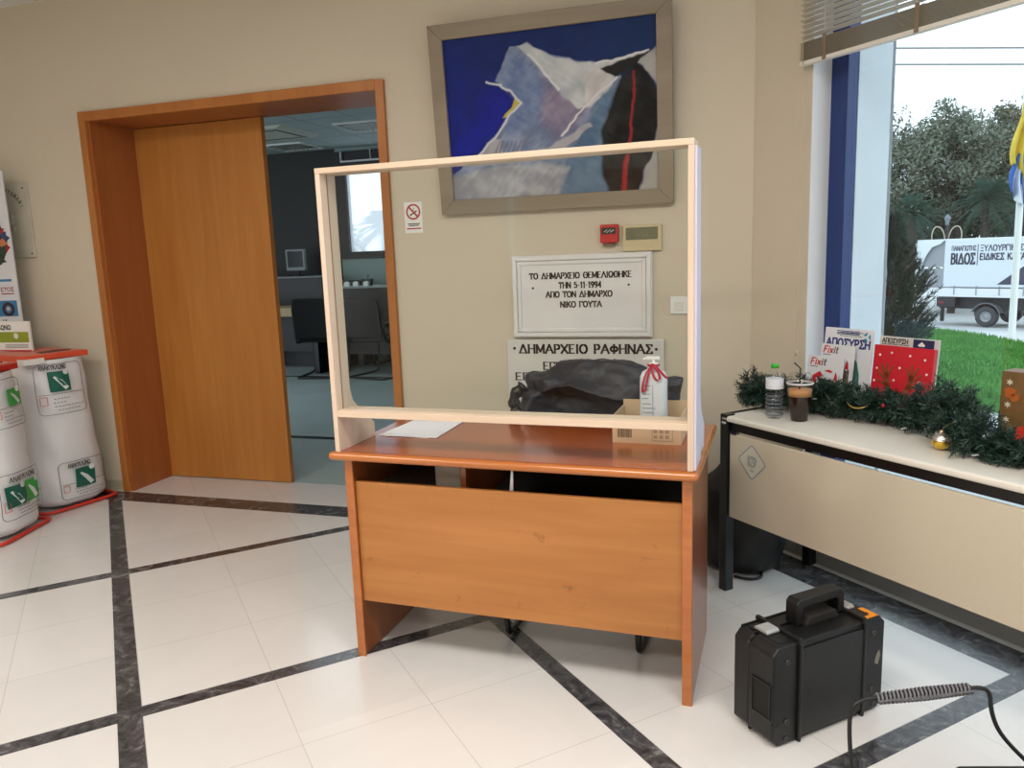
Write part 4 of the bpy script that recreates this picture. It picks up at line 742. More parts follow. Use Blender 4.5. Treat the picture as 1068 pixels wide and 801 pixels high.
def fixit(label, s, tt, rot, big):
    t = board('leaflet', label, 'leaflet', s, tt, .165, .27 if big else .222, .12, M_pb, rot)
    H = .27 if big else .222
    add(t, 'title', mat('fixit_red', (200, 30, 44), .5), lambda b: [text(b, 'Fix', .014, H-.036, .026, .045, .2, 0, -.0001, slant=.2), b.prism([(.012+.0, .03), (.03, .02), (.036, .09), (.05, .12), (.075, .145), (.062, .16), (.03, .14), (.012, .09)], -.001, -.0002, 'xz'), b.prism([(.12, H-.13), (.15, H-.135), (.142, H-.075), (.134, H-.06)], -.001, -.0002, 'xz'), b.prism([(.08, H-.06), (.115, H-.066), (.12, H-.058), (.1, H-.053)], -.001, -.0002, 'xz')])
    add(t, 'subtitle', M_inkgrey, lambda b: [text(b, 'it', .064, H-.036, .026, .02, .2, 0, -.0001, slant=.2), rect(b, .014, .05, H-.046, H-.043, -.0002)])
    add(t, 'photo', mat('leaflet_photo', (110, 98, 92), .6, noise=.6, nscale=60), lambda b: b.prism([(.05, .03), (.15, .03), (.15, H-.10), (.07, H-.09), (.06, .12)], -.0012, -.0002, 'xz')); add(t, 'photo_car', mat('leaflet_car', (150, 60, 56), .5), lambda b: b.prism([(.05, .055), (.13, .05), (.145, .07), (.12, .09), (.08, .092), (.052, .075)], -.0024, -.0013, 'xz'))
    add(t, 'dots', M_white, lambda b: [disc(b, x, z, .004, -.0012, .0006, 10) for x, z in ((.028, .06), (.035, .1), (.05, .128), (.136, H-.1))])
fixit('taller white and red leaflet standing behind the smaller one by the window', .517, -.145, .0, True)
fixit('smaller front white and red leaflet tilted against the taller one behind coffee cup', .497, -.19, .10, False)
t = board('magazine', 'pale folder with dark blue corner showing above the red card', 'folder', .752, -.088, .25, .315, .10, mat('folder_grey', (206, 206, 204), .5), .0)
add(t, 'lettering', M_ink, lambda b: [text(b, 'ΑΠΟΣΥΡΣΗ', .012, .290, .017, .11, .2, 0, -.0001)]); add(t, 'blue_corner', mat('navy_print', (38, 42, 84), .5), lambda b: rect(b, .145, .23, .2, .311, -.0002)); add(t, 'white_mark', M_white, lambda b: b.prism([(.165, .29), (.18, .303), (.195, .29), (.19, .285), (.17, .285)], -.002, -.0013, 'xz')); add(t, 'small_print', M_inkgrey, lambda b: [rect(b, x, x+.02, .283, .286, -.0002) for x in np.arange(.012, .13, .024)])
t = board('christmas_card', 'bright red christmas card box with brown antlers behind the garland', 'christmas card', .750, -.112, .252, .282, .10, mat('card_red', (204, 28, 46), .45), .0, .016)
def antler(b):
    def bar(a_, c_, w_):
        a_ = Vector(a_); c_ = Vector(c_); d_ = (c_-a_).normalized(); n_ = Vector((-d_.y, d_.x))*w_; b.prism([a_-n_-d_*.003, c_-n_*.6+d_*.004, c_+n_*.6+d_*.004, a_+n_-d_*.003], -.0022, -.0002, 'xz')
    for s_ in (-1, 1):
        X = lambda x: .118+s_*x
        for a_, c_, w_ in (((X(.012), .08), (X(.05), .135), .013), ((X(.045), .125), (X(.055), .175), .014), ((X(.05), .16), (X(.030), .20), .006), ((X(.055), .165), (X(.052), .212), .006), ((X(.058), .165), (X(.076), .205), .006), ((X(.055), .15), (X(.092), .180), .006), ((X(.05), .13), (X(.088), .142), .006)): bar(a_, c_, w_)
    b.prism([(.05, .04), (.19, .04), (.18, .09), (.118, .10), (.06, .09)], -.0022, -.0002, 'xz')
add(t, 'antlers', mat('antler_brown', (142, 66, 36), .6), antler); add(t, 'white_dots', M_white, lambda b: [disc(b, x, z, .0045, -.0024, .0008, 10) for x, z in ((.03, .243), (.08, .255), (.158, .25), (.22, .24), (.022, .19), (.12, .2), (.232, .187), (.015, .14), (.205, .155), (.1, .15))])
# gift bag at right edge
t = wthing('gift_bag', 'tall brown and gold gift bag at the right edge of the table', 'gift bag', 1.305, -.19, TZ+.001, .12); MB().prism([(0, 0), (.18, 0), (.175, .25), (.003, .25)], 0, .08, 'xz').build('body', mat('kraft_gold', (116, 86, 46), .5, noise=.2, nscale=20), t, bevel=.002)
add(t, 'snowflakes', mat('flake_white', (214, 206, 190), .5), lambda b: [b.prism([(x+(.012 if k % 2 else .005)*math.cos(k*PI/6), z+(.012 if k % 2 else .005)*math.sin(k*PI/6)) for k in range(12)], -.001, -.0001, 'xz') for x, z in ((.028, .215), (.026, .14), (.024, .09), (.1, .2), (.13, .12))]); add(t, 'orange_motif', mat('motif_orange', (176, 92, 36), .5), lambda b: [b.prism([(x+r_*(1+.3*math.sin(k*2.1))*math.cos(k*PI/5), z+r_*math.sin(k*PI/5)) for k in range(10)], -.001, -.0001, 'xz') for x, z, r_ in ((.03, .18, .018), (.045, .165, .014), (.09, .15, .02))]); add(t, 'red_motif', M_red, lambda b: b.prism([(.05, .02), (.1, .02), (.09, .08), (.06, .07)], -.001, -.0001, 'xz'))
# garland
def garland():
    pts = [(.34, -.33, .87), (.345, -.35, .835), (.40, -.35, .82), (.47, -.30, .82), (.56, -.25, .825), (.68, -.235, .825), (.80, -.225, .82), (.90, -.205, .82), (1.00, -.195, .83), (1.10, -.21, .85), (1.20, -.245, .86), (1.29, -.33, .835), (1.38, -.385, .805), (1.50, -.37, .805), (1.66, -.34, .805), (1.9, -.3, .8)]
    p = smoothpath([Vector(q) for q in pts], 3); P = np.array([tuple(q) for q in p]); seg = np.linalg.norm(np.diff(P, axis=0), axis=1); cum = np.r_[0, np.cumsum(seg)]; Ltot = cum[-1]
    V = []; F = []; core = MB(); nb = 950
    def rad(l):
        s_ = np.interp(l, cum, P[:, 0]); return .072 if s_ < .42 else (.080 if s_ < 1.04 else (.108 if s_ < 1.36 else .078))
    for k in range(nb):
        l = Ltot*(k+rng.random())/nb; c = np.array([np.interp(l, cum, P[:, i]) for i in range(3)]); th = rng.random()*2*PI; d_ = np.array([rng.normal()*.35, math.cos(th), math.sin(th)]); 
        if d_[2] < 0: d_[2] *= .8
        d_ /= np.linalg.norm(d_); Lb = rad(l)*(.65+.5*rng.random()); tip = c+d_*Lb
        if tip[2] < TZ+.012: tip[2] = TZ+.012+.006*rng.random()
        if tip[1] > -.01: tip[1] = -.01
        core.tube([tuple(c), tuple(tip)], .0012, 4, cap=False); n_ = 46; d_ = (tip-c); Lb = np.linalg.norm(d_); d_ /= max(Lb, 1e-6)
        for j in range(n_):
            f = .15+.85*(j+rng.random())/n_; o_ = c+(tip-c)*f; r_ = rng.normal(size=3); r_ -= d_*(r_@d_); r_ /= np.linalg.norm(r_); nd = r_*.85+d_*.65; nd /= np.linalg.norm(nd); ln = .019+.009*rng.random(); e_ = o_+nd*ln
            if e_[2] < TZ+.003: e_[2] = TZ+.003
            if o_[2] < TZ+.003: o_[2] = TZ+.003
            w_ = np.cross(nd, rng.normal(size=3)); w_ /= np.linalg.norm(w_); w_ *= .0015; i0 = len(V); V += [o_-w_, o_+w_, e_+w_*.5, e_-w_*.5]; F.append((i0, i0+1, i0+2, i0+3))
    t = wthing('christmas_garland', 'dark green artificial fir garland winding along the table top', 'garland', 0, 0)
    m = bpy.data.materials.new('fir_needles'); m.use_nodes = True; N = m.node_tree.nodes; L = m.node_tree.links; b_ = N['Principled BSDF']; tc = N.new('ShaderNodeTexCoord'); n = N.new('ShaderNodeTexNoise'); n.inputs['Scale'].default_value = 70; rp = N.new('ShaderNodeValToRGB'); L.new(tc.outputs['Object'], n.inputs['Vector']); L.new(n.outputs['Fac'], rp.inputs['Fac']); rp.color_ramp.elements[0].position = .35; rp.color_ramp.elements[1].position = .7
    rp.color_ramp.elements[0].color = C(22, 44, 36); rp.color_ramp.elements[1].color = C(52, 84, 72); L.new(rp.outputs['Color'], b_.inputs['Base Color']); b_.inputs['Roughness'].default_value = .5
    nmesh('needles', V, F, m, t); core.build('wire_core', mat('wire_green', (24, 44, 32), .6), t)
    for x, y, z in ((.64, -.285, .83), (1.045, -.27, .82), (1.145, -.16, .93), (1.07, -.335, .795), (1.29, -.245, .85), (1.325, -.26, .84), (1.4, -.46, .79), (.955, -.22, .87)):
        b = MB(); [b.prism([(x+.012*math.cos(a_+k*2.1), z+.007*math.sin(a_+k*2.1)), (x+.004, z+.004), (x-.003, z-.003)], y-.002-k*.004, y-k*.004, 'xz') for k, a_ in enumerate((.2, 1.3, 2.5))]; b.build('silver_bit', mat('silver_foil', (206, 212, 220), .3, metal=.3), t)
    for x, y, z in ((.93, -.262, .845), (.995, -.25, .85)): b = MB(); b.lathe([(0, .008), (.006, .005), (.008, 0), (.006, -.005), (0, -.008)], 8, (x, y, z)); b.build('red_berry', mat('berry_red', (160, 26, 34), .4), t)
    MB().tube(smoothpath([(.78, -.27, .835), (.81, -.285, .822), (.85, -.285, .824), (.87, -.27, .835)], 2), .0035, 6).build('gold_ribbon', mat('gold_foil', (186, 160, 92), .35, metal=.5), t)
garland()
t = wthing('christmas_bauble', 'gold and silver ball ornament resting on the table before the garland', 'ornament', 1.243, -.39, TZ+.030)
r_ = .0295; b = MB(); b.lathe([(r_*math.sin(a), -r_*math.cos(a)) for a in np.linspace(.001, PI-.001, 18)], 28); b.build('ball', mat('bauble_gold', (226, 190, 84), .16, metal=.9), t)
b = MB(); r2_ = .0299; b.lathe([(r2_*math.sin(a), -r2_*math.cos(a)) for a in np.linspace(PI*.55, PI-.02, 8)], 28); b.build('silver_top', mat('bauble_silver', (222, 214, 206), .2, metal=.8, bump=.3, bscale=120), t)
b = MB(); b.lathe([(.007, .028), (.007, .036), (0, .037)], 12); b.tube([(0, 0, .036), (.01, .0, .05), (.03, .03, .07)], .0008, 5); b.build('cap', mat('bauble_cap', (196, 180, 140), .3, metal=.8), t)
# ------------------------------------------------------------------ blind
bl = wthing('venetian_blind', 'taupe venetian blind half raised over the window', 'blind', .30, -.035); BW = 3.55
M_slat = mat('slat_taupe', (182, 172, 152), .45, metal=.1); M_slatw = mat('slat_light', (206, 200, 188), .4)
b = MB(); b.box(0, BW, -.014, .014, 2.189, 2.207); b.build('bottom_rail', mat('rail_white', (228, 224, 214), .4), bl, bevel=.003)
b = MB()
for k in range(16): z = 2.211+k*.0046; b.prism([(-.0135, z), (0, z+.0015), (.0135, z), (.0135, z+.0012), (0, z+.0027), (-.0135, z+.0012)], .002*math.sin(k*2.3), BW+.002*math.cos(k*1.7), 'yz')
b.build('slat_stack', M_slat, bl)
k = 0; z = 2.302
while z < 2.72:
    b = MB(); b.prism([(-.0135, z+.004), (0, z+.001), (.0135, z-.004), (.0135, z-.0025), (0, z+.0025), (-.0135, z+.0055)], 0, BW, 'yz'); o = b.build('slat', M_slatw, bl); z += .0215; k += 1
MB().box(0, BW, -.02, .02, 2.72, 2.76).build('head_rail', M_slatw, bl)
for x in (.12, .50+.03, 1.4, 2.3, 3.3):
    b = MB(); b.box(x, x+.018, -.0165, -.0145, 2.19, 2.292); b.box(x, x+.018, .0145, .0165, 2.19, 2.292); split(b, 'ladder_tape', mat('tape_taupe', (128, 112, 92), .7), bl); b = MB(); b.tube([(x+.009, -.015, 2.29), (x+.009, -.015, 2.72)], .0012, 5); b.tube([(x+.009, .015, 2.29), (x+.009, .015, 2.72)], .0012, 5); b.build('ladder_cord', M_slatw, bl)
b = MB(); b.tube([(.025, -.022, 2.74), (.025, -.02, 2.2), (.022, -.012, .98)], .0016, 6); b.lathe([(0, .03), (.006, .025), (.008, 0), (0, 0)], 10, (.022, -.012, .95)); b.build('pull_cord', mat('cord_beige', (196, 178, 148), .7), bl)
# ------------------------------------------------------------------ tool case
th_ = math.atan2(.307, .330); tcs = thing('tool_case', 'black hard plastic tool case with orange sticker standing on the floor', 'tool case', (.072, 2.150, 0), th_)
cw, cd, chh = .456, .166, .312
def shell(x0, x1, y0, y1, z0, z1, ch_): return MB().prism([(x0+ch_, z0), (x1-ch_, z0), (x1, z0+ch_), (x1, z1-ch_), (x1-ch_, z1), (x0+ch_, z1), (x0, z1-ch_), (x0, z0+ch_)], y0, y1, 'xz')
M_case = mat('case_plastic', (15, 15, 16), .42, bump=.12, bscale=180, noise=.2, nscale=12)
shell(0, cw, 0, .098, .004, chh, .022).build('front_shell', M_case, tcs, bevel=.006, seg=3); shell(.003, cw-.003, .104, cd, .004, chh-.003, .022).build('rear_shell', M_case, tcs, bevel=.006, seg=3)
MB().box(.006, cw-.006, .097, .105, .01, chh-.01).build('seam', mat('seam_black', (8, 8, 8), .6), tcs)
b = MB(); b.prism(rrect(.105, cw-.095, .02, chh-.02, .012, 3), -.006, .002, 'xz'); b.build('front_panel', M_case, tcs, bevel=.003)
b = MB(); [b.prism(rrect(x, x+.012, .0, chh, .004, 2), -.010, .004, 'xz') for x in (.094, cw-.10)]; [b.box(x, x+.014, -.004, .175, chh-.004, chh+.012) for x in (.094, cw-.10)]; split(b, 'rib', M_case, tcs, bevel=.003)
for x, z in ((.055, .262), (cw-.05, .262), (.055, .075), (cw-.05, .075), (.055, .02), (cw-.04, .02)):
    b = MB(); b.lathe([(0, .002), (.004, .002), (.005, .004), (.008, .003), (.009, 0)], 14); o = b.build('screw_boss', mat('boss_grey', (58, 56, 54), .5), tcs); o.rotation_euler.x = PI/2; o.location = (x, -.0005, z)
b = MB(); outl = [(.145, chh), (.145, chh+.085), (.155, chh+.097), (.30, chh+.097), (.315, chh+.085), (.315, chh)]
b.prism([(.160, chh+.002), (.160, chh+.070), (.172, chh+.082), (.345, chh+.082), (.358, chh+.070), (.358, chh+.002), (.332, chh+.002), (.332, chh+.050), (.326, chh+.056), (.192, chh+.056), (.186, chh+.050), (.186, chh+.002)], .070, .118, 'xz'); b.build('handle', M_case, tcs, bevel=.004, seg=3)
for x in (.07, cw-.075):
    b = MB(); b.prism([(.072, chh+.002), (.128, chh+.002), (.128, chh+.008), (.12, chh+.013), (.08, chh+.013), (.072, chh+.008)], x-.024, x+.024, 'yz'); b.build('latch', mat('latch_grey', (170, 172, 172), .4, metal=.2), tcs, bevel=.002)
    MB().prism(rrect(x-.03, x+.03, .02, .15, .006, 2), chh-.004, chh+.0015, 'xy').build('latch_plate', M_case, tcs)
b = MB(); b.box(cw-.080, cw-.024, .006, .066, chh-.001, chh+.0012); st1 = b.build('orange_sticker', mat('sticker_orange', (236, 146, 32), .5), tcs); b = MB(); b.prism([(cw-.058, .03), (cw-.04, .03), (cw-.05, .048)], chh+.0013, chh+.0018, 'xy'); b.build('warning_triangle', M_ink, st1)
b = MB(); b.box(-.0012, .004, .012, .078, .095, .195); b.build('side_pocket', mat('pocket_black', (6, 6, 6), .7), tcs); b = MB(); b.box(-.005, .002, .006, .012, .089, .201); b.box(-.005, .002, .078, .084, .089, .201); b.box(-.005, .002, .012, .078, .195, .201); b.box(-.005, .002, .012, .078, .089, .095); b.build('pocket_rim', M_case, tcs, bevel=.003)
[MB().box(cw-.001, cw+.008, .02, .05, z, z+.05).build('hinge', M_case, tcs, bevel=.002) for z in (.13, .20)]
b = MB(); b.prism([(cw-.040, .160), (cw-.026, .152), (cw-.016, .182), (cw-.022, .200), (cw-.034, .186)], -.0008, .0002, 'xz'); b.build('torn_label', mat('label_dirty', (136, 130, 116), .7), tcs)
for x in (.06, cw-.06): MB().box(x-.02, x+.02, .03, .14, 0, .006).build('foot', M_black, tcs)
b = MB(); b.prism([(.19, chh-.002), (.33, chh-.002), (.315, chh+.024), (.205, chh+.024)], .062, .126, 'xz'); b.build('handle_mount', mat('dusty_black', (34, 33, 31), .8, noise=.4, nscale=60), tcs, bevel=.003)
for z in (.225, .075): MB().prism([(-.004, z-.004), (-.004, z+.004), (.03, z+.004), (.03, z-.004)], .0, .004, 'xz').build('corner_ridge', M_case, tcs)
for y in (.106, .160): MB().box(.03, .30 if y < .12 else cw-.03, y, y+.006, chh-.006, chh+.001).build('top_ridge', M_case, tcs)
# carrying loop and second case just below the frame
c2 = thing('machine_case', 'dark low machine at the lower right corner carrying the cable loop', 'machine', (.25, 1.60, 0), .17)
b = MB().prism([(0, 0), (.62, 0), (.64, .03), (.64, .18), (.60, .192), (.30, .175), (.24, .10), (.04, .06), (-.02, .04), (-.02, .03)], 0, .30, 'xz'); b.build('housing', M_case, c2, bevel=.01, seg=3)
Q = [(.27, 1.76, .05), (.25, 1.79, .13), (.242, 1.828, .215), (.236, 1.843, .30), (.240, 1.85, .345), (.262, 1.86, .366), (.315, 1.875, .369)]
Q2 = [(.501, 1.936, .384), (.540, 1.948, .386), (.557, 1.950, .372), (.560, 1.947, .33), (.575, 1.945, .285), (.605, 1.946, .245), (.66, 1.95, .19)]
hl = thing('cable_loop', 'black cable loop with a grey ribbed rubber grip beside the tool case', 'cable', (.25, 1.80, 0))
off = Vector((-.25, -1.80, 0))
MB().tube([p+off for p in smoothpath(Q, 3)], .0052, 10).build('cable', M_black, hl); MB().tube([p+off for p in smoothpath(Q2, 3)], .0052, 10).build('cable', M_black, hl)
a_, c_ = Vector((.298, 1.871, .366))+off, Vector((.512, 1.939, .384))+off; b = MB(); L_ = (c_-a_); n_ = 26
M_grip = mat('grip_grey', (112, 112, 118), .6); core = MB(); core.tube([a_, c_], .0095, 12); core.build('grip_core', mat('grip_dark', (34, 34, 38), .6), hl)
n_ = 24; ux = L_.normalized(); uy = ux.cross(Vector((0, 0, 1))).normalized(); uz = uy.cross(ux); coil = []
for k in range(n_*10+1):
    f0 = k/(n_*10); a2_ = 2*PI*k/10; r_ = .0150-.0030*abs(f0-.5)*2; coil.append(a_+L_*f0+uy*r_*math.cos(a2_)+uz*r_*math.sin(a2_))
b.tube(coil, .0027, 6)
for s_ in (-1, 1): b.tube([a_+uy*.012*s_+ux*0, c_+uy*.012*s_], .0024, 6)
b.build('grip_ribs', M_grip, hl); MB().tube([c_, c_+L_.normalized()*.016-Vector((0, 0, .003))], .005, 8).build('grip_tail', M_grip, hl)
# ------------------------------------------------------------------ outdoors
def ground():
    LAWN_NEAR = [(-3, 11.6), (-1, 10.6), (.6, 9.75), (1.83, 8.9), (2.35, 8.1), (3.2, 6.7), (3.9, 5.4)]
    M_lawn = mat('lawn_soil', (84, 142, 62), .9, noise=.3, nscale=6, bump=.5, bscale=60)
    edge = LAWN_NEAR+[(4.6, 5.2), (4.9, 7.2), (4.3, 10.0), (3.75, 12.2), (3.35, 13.7), (2.75, 14.6), (1.8, 15.0), (.2, 15.0), (-3, 14.6)]
    E = np.array(edge); n = 60
    # closed boundary resampled, flat interior with gently rounded rim
    pts = []
    for i in range(len(E)):
        a, b_ = E[i], E[(i+1) % len(E)]; m = max(2, int(np.linalg.norm(b_-a)/.35)); pts += [a+(b_-a)*k/m for k in range(m)]
    pts = np.array(pts); c = np.array([2.0, 10.2]); mb = MB(); K = [(1., -.35), (1., -.16), (.985, -.125), (.95, -.10), (.8, -.07), (.5, -.05), (.2, -.05)]; V = []
    for s_, z in K: V += [(c[0]+(p[0]-c[0])*s_, c[1]+(p[1]-c[1])*s_, z) for p in pts]
    m = len(pts); F = [(i*m+k, i*m+(k+1) % m, (i+1)*m+(k+1) % m, (i+1)*m+k) for i in range(len(K)-1) for k in range(m)]; V.append((c[0], c[1], -.05)); F += [((len(K)-1)*m+k, (len(K)-1)*m+(k+1) % m, len(V)-1) for k in range(m)]
    mb.add(V, F, True); o = mb.build('lawn', M_lawn); o['kind'] = 'structure'
    # grass blades
    nb = 26000; V = []; F = []
    P = np.column_stack([rng.uniform(.2, 5.2, nb*3), rng.uniform(3.2, 15, nb*3)]); ok = np.ones(len(P), bool)
    ang = P[:, 0]/P[:, 1]; ok &= (ang > .10) & (ang < .42) & ((P[:, 0]+P[:, 1]-3.92)/R2 > .6)
    ins = np.zeros(len(P), bool)
    for i in range(len(E)):
        (x1, y1), (x2, y2) = E[i], E[i-1]
        if y1 != y2: ins ^= ((y1 > P[:, 1]) != (y2 > P[:, 1])) & (P[:, 0] < (x2-x1)*(P[:, 1]-y1)/(y2-y1)+x1)
    P = P[ok & ins]; n_ = len(P); h = rng.uniform(.03, .07, n_); a = rng.uniform(0, 2*PI, n_); w = .006+.0012*P[:, 1]; z0 = np.full(n_, -.10)
    dx, dy = np.cos(a)*w, np.sin(a)*w; lx, ly = rng.normal(0, .02, n_), rng.normal(0, .02, n_)
    V = np.stack([np.stack([P[:, 0]-dx, P[:, 1]-dy, z0], 1), np.stack([P[:, 0]+dx, P[:, 1]+dy, z0], 1), np.stack([P[:, 0]+lx, P[:, 1]+ly, z0+.04+h], 1)], 1).reshape(-1, 3); F = np.arange(n_*3).reshape(-1, 3)
    o = nmesh('grass', V, F, mat('grass_blade', (96, 158, 70), .8, noise=.25, nscale=3)); tag(o, 'short bright green lawn grass outside the window', 'grass'); o['kind'] = 'stuff'
    M_pav = mat('pavement', (196, 198, 200), .85, noise=.06, nscale=3); b = MB()
    def f(i, j):
        y = -2+(62)*j; x = -25+60*i; D = (x*.25+y*.97); z = -.22-(max(0, min(1, (D-14)/14)))*1.22-(.0 if D < 28 else min(.4, (D-28)*.03)); 
        return (x, y, z)
    b.grid(f, 40, 62, True); 
    # drop the part under the building
    keep = []
    for q in b.f:
        cx = sum(b.v[i][0] for i in q)/4; cy = sum(b.v[i][1] for i in q)/4
        inside_b = (cy < 3.3-cx+.5 and cx > -7) or (cy < 10.2 and cx < -.3)
        if not inside_b: keep.append(q)
    b.f = keep; b.sm = [True]*len(keep); o = b.build('ground', M_pav); struct(o)
ground()
M_leafA = mat('leaf_olive_haze', (120, 128, 112), .8, noise=.3, nscale=1.5); M_leafB = mat('leaf_dark', (84, 102, 92), .8, noise=.3, nscale=1.5); M_leafC = mat('leaf_brown_haze', (128, 122, 98), .8, noise=.3, nscale=1.5); M_trunk = mat('bark', (74, 68, 64), .9, noise=.2, nscale=10)  # olive and brownish leaves are lightened to carry the haze in their colour
def crown(n, c, r, size, clumps, seed, sq=(1, 1, 1)):
    g_ = np.random.default_rng(seed); d_ = g_.normal(size=(clumps, 3)); d_ /= np.linalg.norm(d_, axis=1)[:, None]; cc_ = d_*(g_.random((clumps, 1))**.4)*np.array(sq)*r; cr = r*(.2+.2*g_.random(clumps))
    k = g_.integers(0, clumps, n); v = g_.normal(size=(n, 3)); v /= np.linalg.norm(v, axis=1)[:, None]; p = cc_[k]+v*(cr[k]*g_.random(n)**.5)[:, None]+np.array(c)
    a = g_.normal(size=(n, 3)); a /= np.linalg.norm(a, axis=1)[:, None]; b_ = np.cross(a, g_.normal(size=(n, 3))); b_ /= np.linalg.norm(b_, axis=1)[:, None]; s_ = size*(.6+.8*g_.random(n))[:, None]
    V = np.stack([p-a*s_, p+b_*s_*.4, p+a*s_, p-b_*s_*.4], 1).reshape(-1, 3); return V, np.arange(4*n).reshape(-1, 4), cc_+np.array(c)
def tree(x, y, zt, r, m, label, seed, zb=-1.8, n=15000, hang=1.25):
    t = thing('tree', label, 'tree', (x, y, zb), 0, None); h = zt-zb; cz = h-r*hang
    V, F, cc_ = crown(n, (0, 0, cz), r, .085, 60, seed, (1, 1, hang)); nmesh('foliage', V, F, m, t)
    b = MB(); b.tube(smoothpath([(0, 0, -.1), (.15, 0, cz*.35), (-.1, .1, cz*.7), (0, 0, cz+r*.3)], 2), .16, 8, cap=False)
    g_ = random.Random(seed)
    for k in range(10):
        q = cc_[g_.randrange(len(cc_))]; z0 = cz*(.3+.5*g_.random()); b.tube(smoothpath([(0, 0, z0), (q[0]*.35, q[1]*.35, z0+(q[2]-z0)*.55), tuple(q)], 2), [.07-.05*i/12 for i in range(13)][:len(smoothpath([(0, 0, z0), (1, 1, 1), (2, 2, 2)], 2))], 6, cap=False)
    b.build('trunk', M_trunk, t)
for a in ((3.0, 38, 6.6, 2.3, M_leafA, 'grey green tree partly hidden by the window reveal, leftmost of the row', 11), (5.9, 38, 7.0, 2.3, M_leafA, 'olive grey tree rising behind the dark conifer', 12), (8.05, 37, 7.2, 2.1, M_leafA, 'tallest olive green tree above the rear of the truck', 13), (10.6, 38, 6.9, 2.0, M_leafC, 'brownish green tree behind the flags', 14), (13.2, 39, 7.2, 2.4, M_leafB, 'dark green tree beyond the flagpole', 15)): tree(*a)
for a in ((6.6, 40, 4.2, 2.2, M_leafB, 'low dark tree filling the gap above the truck bed', 31), (9.4, 41, 4.6, 2.4, M_leafB, 'low dark tree behind the truck lettering', 32), (11.9, 41, 4.4, 2.2, M_leafB, 'low dark tree right of the palms', 33)): tree(*a, hang=.9)
M_palm = mat('palm_green', (74, 104, 92), .7, noise=.2, nscale=4)
def palm(x, y, zc, label, seed, L_=1.7, zb=-1.8, n=44):
    t = thing('palm_tree', label, 'palm', (x, y, zb)); h = zc-zb; MB().tube([(0, 0, -.1), (.05, 0, h*.5), (0, 0, h)], [.17, .15, .13], 10).build('trunk', M_trunk, t)
    g_ = random.Random(seed); V = []; F = []; b = MB()
    for k in range(n):
        az = 2*PI*k/n*7.3; el = math.radians(75-110*k/n+g_.uniform(-8, 8)); d_ = Vector((math.cos(az)*math.cos(el), math.sin(az)*math.cos(el), math.sin(el))); pts = []
        for i in range(9): f = i/8; pts.append(Vector((0, 0, h))+d_*L_*f+Vector((0, 0, -.75*f*f*L_*.6)))
        b.tube(pts, [.018*(1-.8*i/8) for i in range(9)], 5, cap=False)
        sd_ = d_.cross(Vector((0, 0, 1))).normalized()
        for i in range(1, 26):
            f = i/26; q = pts[min(7, int(f*8))].lerp(pts[min(8, int(f*8)+1)], f*8-int(f*8)); ln = .42*math.sin(min(1, f*1.15+.1)*PI*.85)+.06
            for s_ in (-1, 1):
                e_ = q+sd_*s_*ln*.75+d_*ln*.45+Vector((0, 0, -ln*.35)); wv = d_*.018; i0 = len(V); V += [q-wv, q+wv, e_]; F.append((i0, i0+1, i0+2))
    b.build('frond_stem', M_palm, t); nmesh('leaflets', [tuple(v) for v in V], F, M_palm, t)
palm(8.75, 35.5, 2.9, 'palm with drooping fronds above the truck lettering', 3); palm(10.15, 35, 2.5, 'palm nearest to the flagpole', 4, 1.9); palm(6.2, 35.8, 2.5, 'palm behind the rear of the truck', 5, 1.5)
for x, y, zc, lb, sd in ((-14.2, 25, 2.3, 'pale palm silhouette left in the office window', 6), (-12.6, 25.5, 2.6, 'pale palm silhouette right in the office window', 7)): palm(x, y, zc, lb, sd, 1.1, -1)
# conifer bush
def conifer():
    t = thing('conifer_shrub', 'dark spiky conifer shrub outside at the left side of the window', 'shrub', (1.52, 10.05, -.12)); V = []; F = []; b = MB(); b.tube([(0, 0, 0), (0, 0, 1.75)], [.04, .01], 6); g_ = np.random.default_rng(5)
    for k in range(420):
        z = .05+1.6*g_.random()**1.15; R_ = float(np.interp(z, [0, .3, .75, 1.0, 1.25, 1.5, 1.8], [.40, .50, .48, .32, .20, .11, .03])); az = g_.random()*2*PI; L_ = R_*(.75+.4*g_.random()); d_ = np.array([math.cos(az), math.sin(az), .35]); 
        pts = [np.array([0, 0, z])+d_*L_*f+np.array([0, 0, .22*f*f]) for f in np.linspace(.25, 1, 5)]; b.tube([tuple(p) for p in pts], .004, 4, cap=False)
        for i in range(34):
            f = g_.random(); q = pts[0]+(pts[-1]-pts[0])*f; nd = d_*.7+g_.normal(size=3)*.5+np.array([0, 0, .5]); nd /= np.linalg.norm(nd); e_ = q+nd*.085; w_ = np.cross(nd, g_.normal(size=3)); w_ *= .006/np.linalg.norm(w_); i0 = len(V); V += [q-w_, q+w_, e_]; F.append((i0, i0+1, i0+2))
    nmesh('needles', V, F, mat('conifer_green', (44, 66, 56), .7, noise=.3, nscale=5), t); b.build('branches', M_trunk, t)
conifer()
